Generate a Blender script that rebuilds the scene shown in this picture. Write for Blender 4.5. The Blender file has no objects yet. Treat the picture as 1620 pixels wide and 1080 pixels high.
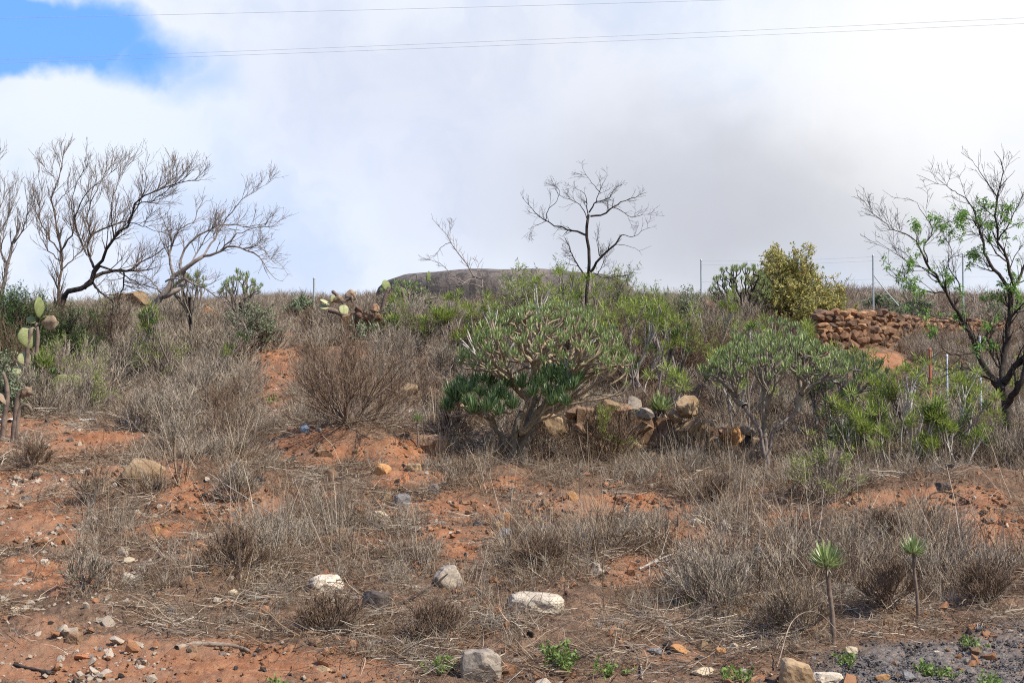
import bpy, bmesh, math, random
import numpy as np
from mathutils import Vector, Matrix, Euler

# ------------------------------------------------------------------ camera, sky, sun
scene = bpy.context.scene
COL = scene.collection
R = math.radians
F = 2225.0                      # focal length in pixels of a 1620 px wide frame
CH = 1.6                        # eye height
TH = math.atan(100.0 / F)       # tilt up
CT, ST = math.cos(TH), math.sin(TH)

cam_d = bpy.data.cameras.new('camera')
cam = bpy.data.objects.new('camera', cam_d)
COL.objects.link(cam)
cam.location = (0, 0, CH)
cam.rotation_euler = (math.pi / 2 + TH, 0, 0)
cam_d.sensor_width = 36.0
cam_d.lens = 36.0 * F / 1620.0
cam_d.clip_start = 0.05
cam_d.clip_end = 5000
scene.camera = cam

SUN_TO = Vector((0.60, -0.30, 0.80)).normalized()
sun_el = math.asin(SUN_TO.z)
sun_az = math.atan2(SUN_TO.x, SUN_TO.y)       # clockwise from +Y

sun_d = bpy.data.lights.new('sun', 'SUN')
sun_d.energy = 5.0
sun_d.angle = R(0.5)
sun_d.color = (1.0, 0.95, 0.87)
sun = bpy.data.objects.new('sun', sun_d)
COL.objects.link(sun)
sun.rotation_euler = SUN_TO.to_track_quat('Z', 'Y').to_euler()
sun.location = (10, -5, 30)

scene.view_settings.view_transform = 'Standard'
scene.view_settings.look = 'None'
scene.view_settings.exposure = 0.70
scene.view_settings.gamma = 1.0
scene.view_settings.use_curve_mapping = False
scene.cycles.use_denoising = False
scene.cycles.filter_width = 1.1
scene.cycles.max_bounces = 5
scene.cycles.diffuse_bounces = 3
scene.cycles.transparent_max_bounces = 8


def ray(px, row):
    a = (px - 810.0) / F
    b = (540.0 - row) / F
    return np.array([a, CT - b * ST, ST + b * CT])


def at(px, row, D):
    """the point seen at a pixel, D metres in front"""
    r = ray(px, row)
    r = r * (D / r[1])
    return np.array([r[0], r[1], r[2] + CH])


def proj(x, y, z):
    dz = z - CH
    f = y * CT + dz * ST
    u = -y * ST + dz * CT
    return 810 + F * x / f, 540 - F * u / f


world = bpy.data.worlds.new('World')
scene.world = world
world.use_nodes = True
wn = world.node_tree
for n in list(wn.nodes):
    wn.nodes.remove(n)


class NT:
    """tiny node helper"""
    def __init__(s, tree):
        s.t = tree

    def n(s, kind, **kw):
        nd = s.t.nodes.new(kind)
        for k, v in kw.items():
            if k.startswith('i_'):
                key = k[2:]
                nd.inputs[int(key) if key.isdigit() else key.replace('_', ' ')].default_value = v
            else:
                setattr(nd, k, v)
        return nd

    def l(s, a, b):
        s.t.links.new(a, b)
        return b

    def math(s, op, a, b=None, c=None, clamp=False):
        m = s.t.nodes.new('ShaderNodeMath')
        m.operation = op
        m.use_clamp = clamp
        for i, v in enumerate((a, b, c)):
            if v is None:
                continue
            if isinstance(v, (int, float)):
                m.inputs[i].default_value = v
            else:
                s.t.links.new(v, m.inputs[i])
        return m.outputs[0]

    def mix(s, fac, a, b, mode='MIX'):
        m = s.t.nodes.new('ShaderNodeMixRGB')
        m.blend_type = mode
        for i, v in enumerate((fac, a, b)):
            if isinstance(v, (int, float)):
                m.inputs[i].default_value = v
            elif isinstance(v, tuple):
                m.inputs[i].default_value = (v + (1,))[:4]
            else:
                s.t.links.new(v, m.inputs[i])
        return m.outputs[0]

    def noise(s, vec, scale, detail=4, rough=0.55, dist=0.0):
        m = s.t.nodes.new('ShaderNodeTexNoise')
        m.inputs['Scale'].default_value = scale
        m.inputs['Detail'].default_value = detail
        m.inputs['Roughness'].default_value = rough
        m.inputs['Distortion'].default_value = dist
        if vec is not None:
            s.t.links.new(vec, m.inputs['Vector'])
        return m.outputs['Fac']

    def ramp(s, fac, lo, hi, smooth=True):
        m = s.t.nodes.new('ShaderNodeMapRange')
        m.interpolation_type = 'SMOOTHSTEP' if smooth else 'LINEAR'
        m.inputs['From Min'].default_value = lo
        m.inputs['From Max'].default_value = hi
        s.t.links.new(fac, m.inputs['Value'])
        return m.outputs[0]


w = NT(wn)
tc = w.n('ShaderNodeTexCoord')
DIRV = tc.outputs['Generated']
sky = w.n('ShaderNodeTexSky')
sky.sky_type = 'NISHITA'
sky.sun_disc = False
sky.sun_elevation = sun_el
sky.sun_rotation = sun_az
sky.air_density = 1.6
sky.dust_density = 0.6
sky.ozone_density = 2.5


def blob(px, row, inner, outer, sx=1.0, sz=1.0, warp=None):
    """0..1 mask round the direction of a place in the sky"""
    d = Vector(ray(px, row)).normalized()
    sub = w.n('ShaderNodeVectorMath', operation='SUBTRACT')
    w.l(warp if warp is not None else DIRV, sub.inputs[0])
    sub.inputs[1].default_value = d
    mul = w.n('ShaderNodeVectorMath', operation='MULTIPLY')
    w.l(sub.outputs[0], mul.inputs[0])
    mul.inputs[1].default_value = (sx, 1, sz)
    ln = w.n('ShaderNodeVectorMath', operation='LENGTH')
    w.l(mul.outputs[0], ln.inputs[0])
    return w.ramp(ln.outputs['Value'], outer, inner)


# warped direction so that the cloud edges are ragged
wnz = w.n('ShaderNodeTexNoise')
wnz.inputs['Scale'].default_value = 9.0
wnz.inputs['Detail'].default_value = 6
wnz.inputs['Roughness'].default_value = 0.55
w.l(DIRV, wnz.inputs['Vector'])
ws = w.n('ShaderNodeVectorMath', operation='SUBTRACT')
w.l(wnz.outputs['Color'], ws.inputs[0])
ws.inputs[1].default_value = (0.5, 0.5, 0.5)
wsc = w.n('ShaderNodeVectorMath', operation='SCALE')
wsc.inputs['Scale'].default_value = 0.10
w.l(ws.outputs[0], wsc.inputs[0])
wad = w.n('ShaderNodeVectorMath', operation='ADD')
w.l(wsc.outputs[0], wad.inputs[0])
w.l(DIRV, wad.inputs[1])
WARP = wad.outputs[0]

gap = blob(50, 58, 0.045, 0.078, 0.80, 2.3, WARP)
gap2 = blob(205, 100, 0.008, 0.052, 0.8, 1.7, WARP)
gap3 = blob(290, 140, 0.0, 0.05, 0.8, 1.8, WARP)
gap = w.math('MAXIMUM', gap, gap2)
gap = w.math('MAXIMUM', gap, w.math('MULTIPLY', gap3, 0.45))
# broken cloud over the rest of the sky
sep = w.n('ShaderNodeSeparateXYZ')
w.l(DIRV, sep.inputs[0])
high = w.ramp(sep.outputs['Z'], 0.32, 0.62)
big = w.noise(DIRV, 2.3, 5, 0.55, 0.3)
holes = w.math('MULTIPLY', w.ramp(big, 0.44, 0.54), high)
thin = w.math('MULTIPLY', blob(450, 330, 0.02, 0.30, 1.0, 1.6, WARP), 0.10)
gap = w.math('MAXIMUM', gap, holes)
gap = w.math('MAXIMUM', gap, thin)
# cloud body: white billows and grey undersides
n1 = w.noise(WARP, 5.0, 5, 0.5)
n2 = w.noise(WARP, 13.0, 6, 0.55)
body = w.math('ADD', w.math('MULTIPLY', n1, 0.6), w.math('MULTIPLY', n2, 0.4))
shade = w.ramp(body, 0.40, 0.56)
grey1 = blob(1180, 330, 0.02, 0.21, 0.75, 2.0, WARP)
grey2 = blob(700, 130, 0.01, 0.19, 0.7, 2.0, WARP)
grey3 = blob(950, 300, 0.02, 0.16, 0.7, 2.0, WARP)
white1 = blob(1510, 120, 0.02, 0.19, 1.0, 1.2, WARP)
white2 = blob(140, 200, 0.02, 0.15, 1.0, 1.6, WARP)
ccol = w.mix(shade, (0.69, 0.78, 0.95), (0.86, 0.91, 1.0))
ccol = w.mix(w.math('MULTIPLY', grey1, 1.0), ccol, (0.55, 0.57, 0.63))
ccol = w.mix(w.math('MULTIPLY', grey3, 0.35), ccol, (0.68, 0.71, 0.79))
ccol = w.mix(w.math('MULTIPLY', grey2, 0.5), ccol, (0.70, 0.72, 0.81))
ccol = w.mix(w.math('MULTIPLY', white1, 0.85), ccol, (1.0, 1.0, 1.0))
ccol = w.mix(w.math('MULTIPLY', white2, 0.6), ccol, (0.87, 0.94, 1.0))
# cloud above the view, unseen, darkened to weaken the ambient light
ccol = w.mix(w.math('MULTIPLY', high, 0.75), ccol, (0.30, 0.32, 0.36))
bluec = w.mix(0.8, sky.outputs[0], (0.9, 2.75, 8.8))
skyb = w.n('ShaderNodeBackground')
skyb.inputs['Strength'].default_value = 0.10
w.l(bluec, skyb.inputs['Color'])
cloudb = w.n('ShaderNodeBackground')
cloudb.inputs['Strength'].default_value = 0.64
w.l(ccol, cloudb.inputs['Color'])
mixs = w.n('ShaderNodeMixShader')
w.l(gap, mixs.inputs[0])
w.l(cloudb.outputs[0], mixs.inputs[1])
w.l(skyb.outputs[0], mixs.inputs[2])
out = w.n('ShaderNodeOutputWorld')
w.l(mixs.outputs[0], out.inputs['Surface'])

# ------------------------------------------------------------------ noise in numpy
def _hash(ix, iy, seed):
    h = (ix.astype(np.int64) * 374761393 + iy.astype(np.int64) * 668265263 + seed * 1442695041) & 0xFFFFFFFF
    h = ((h ^ (h >> 13)) * 1274126177) & 0xFFFFFFFF
    h = h ^ (h >> 16)
    return (h & 0xFFFFFF) / float(0xFFFFFF)


def vnoise(x, y, seed=0):
    ix = np.floor(x); iy = np.floor(y)
    fx = x - ix; fy = y - iy
    fx = fx * fx * (3 - 2 * fx); fy = fy * fy * (3 - 2 * fy)
    a = _hash(ix, iy, seed); b = _hash(ix + 1, iy, seed)
    c = _hash(ix, iy + 1, seed); d = _hash(ix + 1, iy + 1, seed)
    return (a * (1 - fx) + b * fx) * (1 - fy) + (c * (1 - fx) + d * fx) * fy


def fbm(x, y, octs=4, seed=0, gain=0.5):
    s = 0; amp = 1; tot = 0
    for o in range(octs):
        s = s + amp * vnoise(x * 2 ** o + 17.3 * o, y * 2 ** o - 9.1 * o, seed + o)
        tot += amp
        amp *= gain
    return s / tot

# ------------------------------------------------------------------ terrain shape
DS = [8, 9, 10.5, 12, 13.5, 15, 17, 20, 24, 26, 28, 34, 38, 42, 45, 80, 200, 600]
COLS = {
    -500: [1080, 1005, 905, 825, 765, 710, 660, 600, 540, 515, 497, 488, 490, 495, 500, 540, 590, 620],
    0:    [1080, 1000, 900, 820, 752, 700, 655, 602, 540, 522, 512, 504, 504, 504, 500, 540, 590, 620],
    270:  [1080, 1000, 895, 810, 755, 712, 665, 595, 528, 508, 496, 490, 492, 496, 500, 540, 590, 620],
    540:  [1080, 1000, 898, 815, 742, 690, 640, 578, 528, 508, 495, 486, 488, 492, 500, 540, 590, 620],
    810:  [1080, 1000, 905, 820, 762, 724, 668, 592, 530, 508, 490, 480, 482, 490, 500, 540, 590, 620],
    1080: [1080, 1000, 905, 830, 775, 736, 690, 615, 545, 520, 500, 484, 484, 490, 496, 530, 560, 600],
    1350: [1080, 1005, 920, 845, 785, 746, 705, 650, 575, 542, 505, 494, 492, 491, 490, 492, 500, 560],
    1620: [1080, 1010, 925, 858, 808, 755, 712, 672, 640, 620, 598, 560, 540, 520, 504, 492, 486, 560],
    2100: [1080, 1015, 930, 865, 815, 765, 720, 690, 655, 640, 615, 575, 550, 530, 510, 494, 486, 560],
}
pxs = np.array(sorted(COLS)); LD = np.log(np.array(DS, float))
lgrid = np.linspace(math.log(8), math.log(600), 500)
pgrid = np.linspace(-500, 2100, 131)
tab = np.zeros((len(pxs), 500))
for i, p in enumerate(pxs):
    hs = [at(810, r, D)[2] for r, D in zip(COLS[p], DS)]
    hs[0] = max(hs[0], 0.0) if abs(hs[0]) > 0.3 else hs[0]
    tab[i] = np.interp(lgrid, LD, hs)
full = np.array([[0.0]])
full = np.stack([np.interp(pgrid, pxs, tab[:, j]) for j in range(500)], 1)
def _smooth(a, n, axis):
    k = np.hanning(n + 2)[1:-1]; k /= k.sum()
    pad = n // 2
    ap = np.pad(a, [(pad, pad) if i == axis else (0, 0) for i in range(2)], mode='edge')
    return np.apply_along_axis(lambda v: np.convolve(v, k, 'valid'), axis, ap)
full = _smooth(full, 15, 0)
full = _smooth(full, 15, 1)
H8 = full[:, 0].copy()


def base_h(x, y):
    s = x / np.maximum(y, 6.0)
    p = np.clip(810 + F * s, -500, 2100)
    u = (p + 500) / 2600 * 130
    v = (np.log(np.maximum(y, 8.0)) - lgrid[0]) / (lgrid[-1] - lgrid[0]) * 499
    iu = np.clip(u.astype(int), 0, 129); iv = np.clip(v.astype(int), 0, 498)
    fu = u - iu; fv = v - iv
    h = (full[iu, iv] * (1 - fu) + full[iu + 1, iv] * fu) * (1 - fv) + (full[iu, iv + 1] * (1 - fu) + full[iu + 1, iv + 1] * fu) * fv
    return h


def ground(x, y):
    x = np.asarray(x, float); y = np.asarray(y, float)
    h = base_h(x, y)
    slope = np.clip((y - 8.3) / 1.5, 0.15, 1) * np.clip((60 - y) / 20, 0, 1)
    h = h + slope * (0.26 * (fbm(x * 0.8, y * 0.8, 3, 3) - 0.5) + 0.15 * (fbm(x * 3.2, y * 3.2, 3, 8) - 0.5))
    h = h + 0.035 * (fbm(x * 9, y * 9, 3, 12, 0.6) - 0.5) * np.clip(slope + 0.2, 0, 1)
    # left mound of earth and the rock-cut behind it
    def hump(cx, cy, rx, ry, a):
        return a * np.exp(-((x - cx) / rx) ** 2 - ((y - cy) / ry) ** 2)
    h = h + hump(-3.0, 12.9, 1.2, 0.55, 0.32) + hump(-1.5, 14.3, 0.9, 0.45, 0.20) + hump(-2.0, 14.6, 1.2, 0.5, 0.10) + hump(4.6, 13.6, 1.5, 0.5, 0.30) + hump(-2.2, 10.9, 0.8, 0.45, 0.09)
    return h


def gh(x, y):
    return float(ground(np.array([x]), np.array([y]))[0])


_Dm = np.exp(np.linspace(math.log(6.5), math.log(60), 1500))
def gp(px, row, Dmin=6.5, Dmax=60):
    """first ground point seen at that pixel"""
    for _ in range(1):
        a = (px - 810) / F
        xs = a * _Dm / CT
        hs = ground(xs, _Dm)
        P, Rr = proj(xs, _Dm, hs)
        ok = np.where((Rr <= row) & (_Dm >= Dmin) & (_Dm <= Dmax))[0]
        i = ok[0] if len(ok) else int(np.argmin(np.abs(Rr - row)))
    return np.array([xs[i], _Dm[i], hs[i]])


# (px, row, rx, ry, weight): bare red earth
BARE = [(60, 700, 110, 36, .8), (180, 745, 110, 24, .7), (560, 705, 150, 24, .7), (900, 812, 330, 26, .65), (1500, 790, 180, 22, .8), (1585, 850, 70, 36, .9), (300, 860, 110, 30, .6), (150, 830, 90, 30, .6), (220, 1045, 430, 38, 1.0), (560, 1062, 160, 20, 0.7), (30, 1000, 120, 40, .8), (90, 880, 110, 70, .75), (60, 790, 140, 60, .85),
        (330, 795, 110, 30, .95), (250, 840, 70, 25, .9), (400, 820, 60, 25, .6), (620, 712, 85, 26, .95), (520, 690, 60, 18, .8), (505, 720, 60, 20, .6),
        (730, 815, 90, 40, .85), (1000, 805, 130, 26, 1.0), (1085, 845, 60, 26, .9), (1250, 828, 80, 22, .9), (1000, 905, 60, 34, .75),
        (820, 770, 60, 18, .5), (1350, 790, 70, 14, .7), (1460, 795, 110, 18, 1.0), (1570, 835, 90, 24, 1.0), (1390, 840, 60, 15, .7),
        (740, 880, 50, 50, .6), (440, 585, 36, 60, .9), (470, 540, 60, 12, .6), (455, 640, 30, 30, .5), (120, 700, 140, 28, .6), (560, 850, 60, 15, .5),
        (1400, 570, 32, 16, 1.0), (640, 760, 60, 18, .6), (1180, 870, 90, 20, .5), (1060, 1040, 80, 25, .45)]
CINDER = [(1500, 1065, 230, 50, .85), (1620, 1020, 110, 40, .7)]


def blobs(px, row, lst):
    m = np.zeros_like(px)
    for (cx, cy, rx, ry, wt) in lst:
        d = ((px - cx) / rx) ** 2 + ((row - cy) / ry) ** 2
        m = np.maximum(m, wt * np.clip(1.45 - d, 0, 1))
    return m


def bare_mask(x, y, z):
    P, Rr = proj(x, np.maximum(y, 4.0), z)
    m = blobs(P, Rr, BARE)
    n = fbm(x * 2.1, y * 2.1, 5, 41, 0.62)
    m = m + (n - 0.5) * 1.7 + 0.02
    P2 = np.clip(m, 0, 1)
    return P2 * P2 * (3 - 2 * P2)


def cinder_mask(x, y, z):
    P, Rr = proj(x, np.maximum(y, 4.0), z)
    m = blobs(P, Rr, CINDER) + (fbm(x * 3, y * 3, 3, 77) - 0.5) * 0.6
    return np.clip(m * 1.3 - 0.15, 0, 1)


# ------------------------------------------------------------------ materials
def mat(name, rough=0.85, spec=0.2):
    m = bpy.data.materials.new(name)
    m.use_nodes = True
    t = NT(m.node_tree)
    b = m.node_tree.nodes['Principled BSDF']
    b.inputs['Roughness'].default_value = rough
    b.inputs['Specular IOR Level'].default_value = spec
    return m, t, b


def bump(t, b, height, strength, dist):
    bp = t.n('ShaderNodeBump')
    bp.inputs['Strength'].default_value = strength
    bp.inputs['Distance'].default_value = dist
    t.l(height, bp.inputs['Height'])
    t.l(bp.outputs[0], b.inputs['Normal'])


def leaf_mat(name, cols, rough=0.5, trans=0.25, spec=0.3):
    """colours vary from leaf to leaf and plant to plant"""
    m, t, b = mat(name, rough, spec)
    g = t.n('ShaderNodeNewGeometry')
    oi = t.n('ShaderNodeObjectInfo')
    f = t.math('FRACT', t.math('ADD', g.outputs['Random Per Island'], t.math('MULTIPLY', oi.outputs['Random'], 0.35)))
    cr = t.n('ShaderNodeValToRGB')
    cr.color_ramp.elements[0].position = 0.0
    cr.color_ramp.elements[0].color = cols[0] + (1,)
    cr.color_ramp.elements[1].position = 1.0
    cr.color_ramp.elements[1].color = cols[-1] + (1,)
    for i, c in enumerate(cols[1:-1]):
        e = cr.color_ramp.elements.new((i + 1) / (len(cols) - 1))
        e.color = c + (1,)
    t.l(f, cr.inputs[0])
    t.l(cr.outputs[0], b.inputs['Base Color'])
    if trans > 0:
        tr = t.n('ShaderNodeBsdfTranslucent')
        t.l(cr.outputs[0], tr.inputs['Color'])
        mx = t.n('ShaderNodeMixShader')
        mx.inputs[0].default_value = trans
        t.l(b.outputs[0], mx.inputs[1])
        t.l(tr.outputs[0], mx.inputs[2])
        t.l(mx.outputs[0], m.node_tree.nodes['Material Output'].inputs['Surface'])
    return m


def bark_mat(name, c0, c1, scale=30, rough=0.9, bmp=0.6, dist=0.004, patch=None):
    m, t, b = mat(name, rough, 0.15)
    tcx = t.n('ShaderNodeTexCoord')
    g = t.n('ShaderNodeNewGeometry')
    n = t.noise(tcx.outputs['Object'], scale, 5, 0.65, 0.4)
    n_b = t.noise(tcx.outputs['Object'], scale * 0.15, 3, 0.6)
    f = t.ramp(t.math('ADD', t.math('MULTIPLY', n, 0.6), t.math('MULTIPLY', n_b, 0.4)), 0.35, 0.65)
    c = t.mix(f, c0, c1)
    c = t.mix(t.math('MULTIPLY', g.outputs['Random Per Island'], 0.45), c, tuple(x * 0.45 for x in c0))
    if patch:
        n3 = t.noise(tcx.outputs['Object'], scale * 0.5, 4, 0.7)
        c = t.mix(t.ramp(n3, 0.55, 0.68), c, patch)
    t.l(c, b.inputs['Base Color'])
    bump(t, b, n, bmp, dist)
    return m


def stone_mat(name, c0, c1, c2, scale=6, rough=0.93, bmp=0.8, dist=0.02, spots=None, amount=0.62):
    m, t, b = mat(name, rough, 0.12)
    tcx = t.n('ShaderNodeTexCoord')
    oi = t.n('ShaderNodeObjectInfo')
    addv = t.n('ShaderNodeVectorMath', operation='ADD')
    t.l(tcx.outputs['Object'], addv.inputs[0])
    t.l(t.math('MULTIPLY', oi.outputs['Random'], 37.0), addv.inputs[1])
    v = addv.outputs[0]
    a = t.noise(v, scale, 6, 0.65, 0.3)
    f = t.noise(v, scale * 5, 5, 0.7)
    c = t.mix(t.ramp(a, 0.36, 0.64), c0, c1)
    c = t.mix(t.math('MULTIPLY', t.ramp(f, 0.48, 0.66), 0.6), c, c2)
    hue = t.math('MULTIPLY', oi.outputs['Random'], 0.55)
    c = t.mix(hue, c, tuple(x * 0.5 for x in c0))
    if spots:
        sp = t.noise(v, scale * 9, 3, 0.6)
        c = t.mix(t.ramp(sp, amount, amount + 0.06), c, spots)
    t.l(c, b.inputs['Base Color'])
    h = t.math('ADD', t.math('MULTIPLY', a, 0.6), t.math('MULTIPLY', f, 0.4))
    bump(t, b, h, bmp, dist)
    return m


M = {}
# --- soil
m, t, b = mat('soil', 0.97, 0.08)
geo = t.n('ShaderNodeNewGeometry')
P = geo.outputs['Position']
at_b = t.n('ShaderNodeAttribute', attribute_name='bare')
at_c = t.n('ShaderNodeAttribute', attribute_name='cinder')
at_f = t.n('ShaderNodeAttribute', attribute_name='far')
nA = t.noise(P, 1.3, 5, 0.6, 0.4)
nB = t.noise(P, 7.0, 6, 0.65, 0.3)
nC = t.noise(P, 38.0, 5, 0.7)
nD = t.noise(P, 130.0, 3, 0.7)
red = t.mix(t.ramp(nB, 0.35, 0.65), (0.205, 0.086, 0.042), (0.325, 0.155, 0.079))
red = t.mix(t.math('MULTIPLY', t.ramp(nA, 0.38, 0.62), 0.75), red, (0.25, 0.15, 0.092))
red = t.mix(t.math('MULTIPLY', t.ramp(nC, 0.5, 0.7), 0.55), red, (0.19, 0.07, 0.035))
litter = t.mix(t.ramp(nB, 0.38, 0.62), (0.105, 0.062, 0.038), (0.20, 0.122, 0.074))
litter = t.mix(t.ramp(nC, 0.45, 0.68), litter, (0.06, 0.037, 0.026))
litter = t.mix(t.math('MULTIPLY', t.ramp(nD, 0.52, 0.66), 0.5), litter, (0.30, 0.215, 0.15))
cin = t.mix(t.ramp(nC, 0.4, 0.65), (0.10, 0.085, 0.075), (0.22, 0.185, 0.155))
cin = t.mix(t.math('MULTIPLY', t.ramp(nB, 0.5, 0.7), 0.5), cin, (0.28, 0.19, 0.13))
farc = t.mix(t.ramp(t.noise(P, 0.12, 4, 0.6), 0.4, 0.6), (0.17, 0.13, 0.09), (0.24, 0.17, 0.115))
edge = t.math('ADD', at_b.outputs['Fac'], t.math('MULTIPLY', t.math('SUBTRACT', nB, 0.5), 0.7))
c = t.mix(t.ramp(edge, 0.28, 0.85), litter, red)
c = t.mix(at_c.outputs['Fac'], c, cin)
c = t.mix(at_f.outputs['Fac'], c, farc)
peb = t.n('ShaderNodeTexVoronoi')
peb.inputs['Scale'].default_value = 42.0
t.l(P, peb.inputs['Vector'])
pm = t.math('MULTIPLY', t.ramp(peb.outputs['Distance'], 0.26, 0.18), t.ramp(nB, 0.5, 0.62))
sepc = t.n('ShaderNodeSeparateColor')
t.l(peb.outputs['Color'], sepc.inputs[0])
pc = t.mix(sepc.outputs[0], (0.20, 0.10, 0.06), (0.50, 0.38, 0.27))
c = t.mix(t.math('MULTIPLY', pm, 0.8), c, pc)
t.l(c, b.inputs['Base Color'])
hh = t.math('ADD', t.math('MULTIPLY', nB, 0.5), t.math('MULTIPLY', nC, 0.35))
hh = t.math('ADD', hh, t.math('MULTIPLY', nD, 0.15))
hh = t.math('ADD', hh, t.math('MULTIPLY', pm, 0.15))
bump(t, b, hh, 1.0, 0.05)
M['soil'] = m

M['straw'] = leaf_mat('dry_straw', [(0.344, 0.262, 0.176), (0.148, 0.102, 0.066), (0.459, 0.369, 0.262), (0.090, 0.061, 0.041), (0.279, 0.205, 0.135)], 0.75, 0.15, 0.15)
M['straw_brown'] = leaf_mat('brown_straw', [(0.176, 0.112, 0.068), (0.080, 0.048, 0.030), (0.272, 0.184, 0.116), (0.120, 0.076, 0.048)], 0.8, 0.12, 0.1)
M['straw_grey'] = leaf_mat('grey_twigs', [(0.29, 0.24, 0.18), (0.105, 0.08, 0.06), (0.46, 0.39, 0.30), (0.185, 0.142, 0.104)], 0.85, 0.0, 0.1)
M['twig_brown'] = leaf_mat('brown_twigs', [(0.170, 0.115, 0.078), (0.081, 0.052, 0.034), (0.237, 0.170, 0.118), (0.133, 0.089, 0.061)], 0.85, 0.0, 0.1)
M['weed'] = leaf_mat('fresh_weed', [(0.10, 0.17, 0.035), (0.16, 0.24, 0.05), (0.20, 0.28, 0.08), (0.14, 0.15, 0.05)], 0.55, 0.3)
M['verode_leaf'] = leaf_mat('succulent_leaf', [(0.12, 0.175, 0.055), (0.18, 0.245, 0.075), (0.24, 0.30, 0.10), (0.33, 0.385, 0.18), (0.15, 0.15, 0.06)], 0.42, 0.22, 0.4)
M['verode_shaded'] = leaf_mat('shaded_succulent_leaf', [(0.055, 0.095, 0.038), (0.09, 0.145, 0.055), (0.15, 0.215, 0.085)], 0.42, 0.2, 0.4)  # darker leaf copy: shade of the upper crown put into the colour
M['spurge_leaf'] = leaf_mat('spurge_leaf', [(0.13, 0.20, 0.035), (0.21, 0.27, 0.05), (0.30, 0.33, 0.07), (0.09, 0.13, 0.03)], 0.5, 0.35)
M['grey_leaf'] = leaf_mat('grey_green_leaf', [(0.176, 0.216, 0.120), (0.240, 0.272, 0.168), (0.128, 0.160, 0.088)], 0.7, 0.2, 0.15)
M['bush_leaf'] = leaf_mat('evergreen_leaf', [(0.033, 0.072, 0.017), (0.061, 0.110, 0.022), (0.088, 0.149, 0.033), (0.028, 0.050, 0.017)], 0.55, 0.25)
M['gold_leaf'] = leaf_mat('ochre_leaf', [(0.38, 0.33, 0.11), (0.27, 0.30, 0.11), (0.46, 0.33, 0.08), (0.20, 0.24, 0.08), (0.42, 0.33, 0.14)], 0.6, 0.25, 0.2)
M['fig_leaf'] = leaf_mat('young_tree_leaf', [(0.10, 0.20, 0.04), (0.16, 0.29, 0.06), (0.24, 0.36, 0.09)], 0.5, 0.35)
M['dead_leaf'] = leaf_mat('dead_leaf', [(0.30, 0.24, 0.18), (0.12, 0.09, 0.07), (0.42, 0.36, 0.29)], 0.8, 0.1, 0.1)
M['bark_grey'] = bark_mat('grey_bark', (0.13, 0.10, 0.085), (0.32, 0.27, 0.23), 26)
M['bark_dark'] = bark_mat('dark_bark', (0.020, 0.016, 0.014), (0.085, 0.066, 0.054), 24)
M['bark_brown'] = bark_mat('brown_bark', (0.11, 0.075, 0.055), (0.25, 0.19, 0.15), 26)
M['bark_pale'] = bark_mat('pale_stem', (0.30, 0.27, 0.22), (0.50, 0.46, 0.39), 40, 0.8, 0.3, 0.002)
M['verode_bark'] = bark_mat('succulent_stem', (0.20, 0.15, 0.095), (0.42, 0.335, 0.22), 34, 0.75, 0.5, 0.003, patch=(0.17, 0.13, 0.085))
M['verode_trunk'] = bark_mat('succulent_trunk', (0.15, 0.125, 0.095), (0.30, 0.255, 0.195), 20, 0.85, 0.8, 0.006)
M['dead_wood'] = bark_mat('dead_wood', (0.17, 0.12, 0.085), (0.38, 0.30, 0.22), 22, 0.9, 0.8, 0.006)
M['st_tan'] = stone_mat('tan_stone', (0.23, 0.15, 0.085), (0.34, 0.24, 0.14), (0.11, 0.07, 0.042), 5)
M['st_brown'] = stone_mat('brown_stone', (0.19, 0.115, 0.07), (0.33, 0.21, 0.125), (0.09, 0.06, 0.04), 6)
M['st_red'] = stone_mat('red_stone', (0.36, 0.14, 0.065), (0.50, 0.24, 0.12), (0.20, 0.08, 0.045), 7)
M['st_white'] = stone_mat('white_stone', (0.42, 0.36, 0.27), (0.56, 0.50, 0.39), (0.25, 0.18, 0.12), 8, spots=(0.30, 0.19, 0.12), amount=0.56)
M['st_cream'] = stone_mat('cream_stone', (0.44, 0.35, 0.23), (0.56, 0.46, 0.32), (0.27, 0.19, 0.12), 8)
M['st_grey'] = stone_mat('grey_stone', (0.16, 0.15, 0.145), (0.30, 0.28, 0.26), (0.10, 0.09, 0.09), 7)
M['st_blue'] = stone_mat('blue_grey_stone', (0.15, 0.17, 0.19), (0.26, 0.29, 0.31), (0.10, 0.11, 0.12), 8)
M['st_dark'] = stone_mat('dark_stone', (0.055, 0.045, 0.04), (0.11, 0.085, 0.07), (0.03, 0.025, 0.022), 7)
M['st_yellow'] = stone_mat('yellow_stone', (0.42, 0.26, 0.11), (0.50, 0.34, 0.16), (0.27, 0.16, 0.07), 8)
M['st_orange'] = stone_mat('orange_stone', (0.36, 0.18, 0.075), (0.45, 0.25, 0.11), (0.22, 0.11, 0.05), 8)
M['st_greybrown'] = stone_mat('weathered_stone', (0.22, 0.185, 0.15), (0.40, 0.33, 0.25), (0.12, 0.10, 0.085), 6, spots=(0.36, 0.28, 0.20), amount=0.66)
M['clod'] = stone_mat('earth_clod', (0.33, 0.155, 0.08), (0.44, 0.24, 0.13), (0.19, 0.09, 0.05), 30)
M['pebble'] = stone_mat('pale_pebble', (0.46, 0.36, 0.26), (0.62, 0.53, 0.42), (0.26, 0.19, 0.14), 30)
M['cinder'] = stone_mat('cinder_gravel', (0.10, 0.09, 0.088), (0.23, 0.20, 0.19), (0.06, 0.055, 0.05), 30)
M['wall_stone'] = stone_mat('basalt_wall_stone', (0.15, 0.082, 0.050), (0.29, 0.165, 0.095), (0.08, 0.05, 0.036), 4, spots=(0.09, 0.075, 0.065), amount=0.60)
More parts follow.
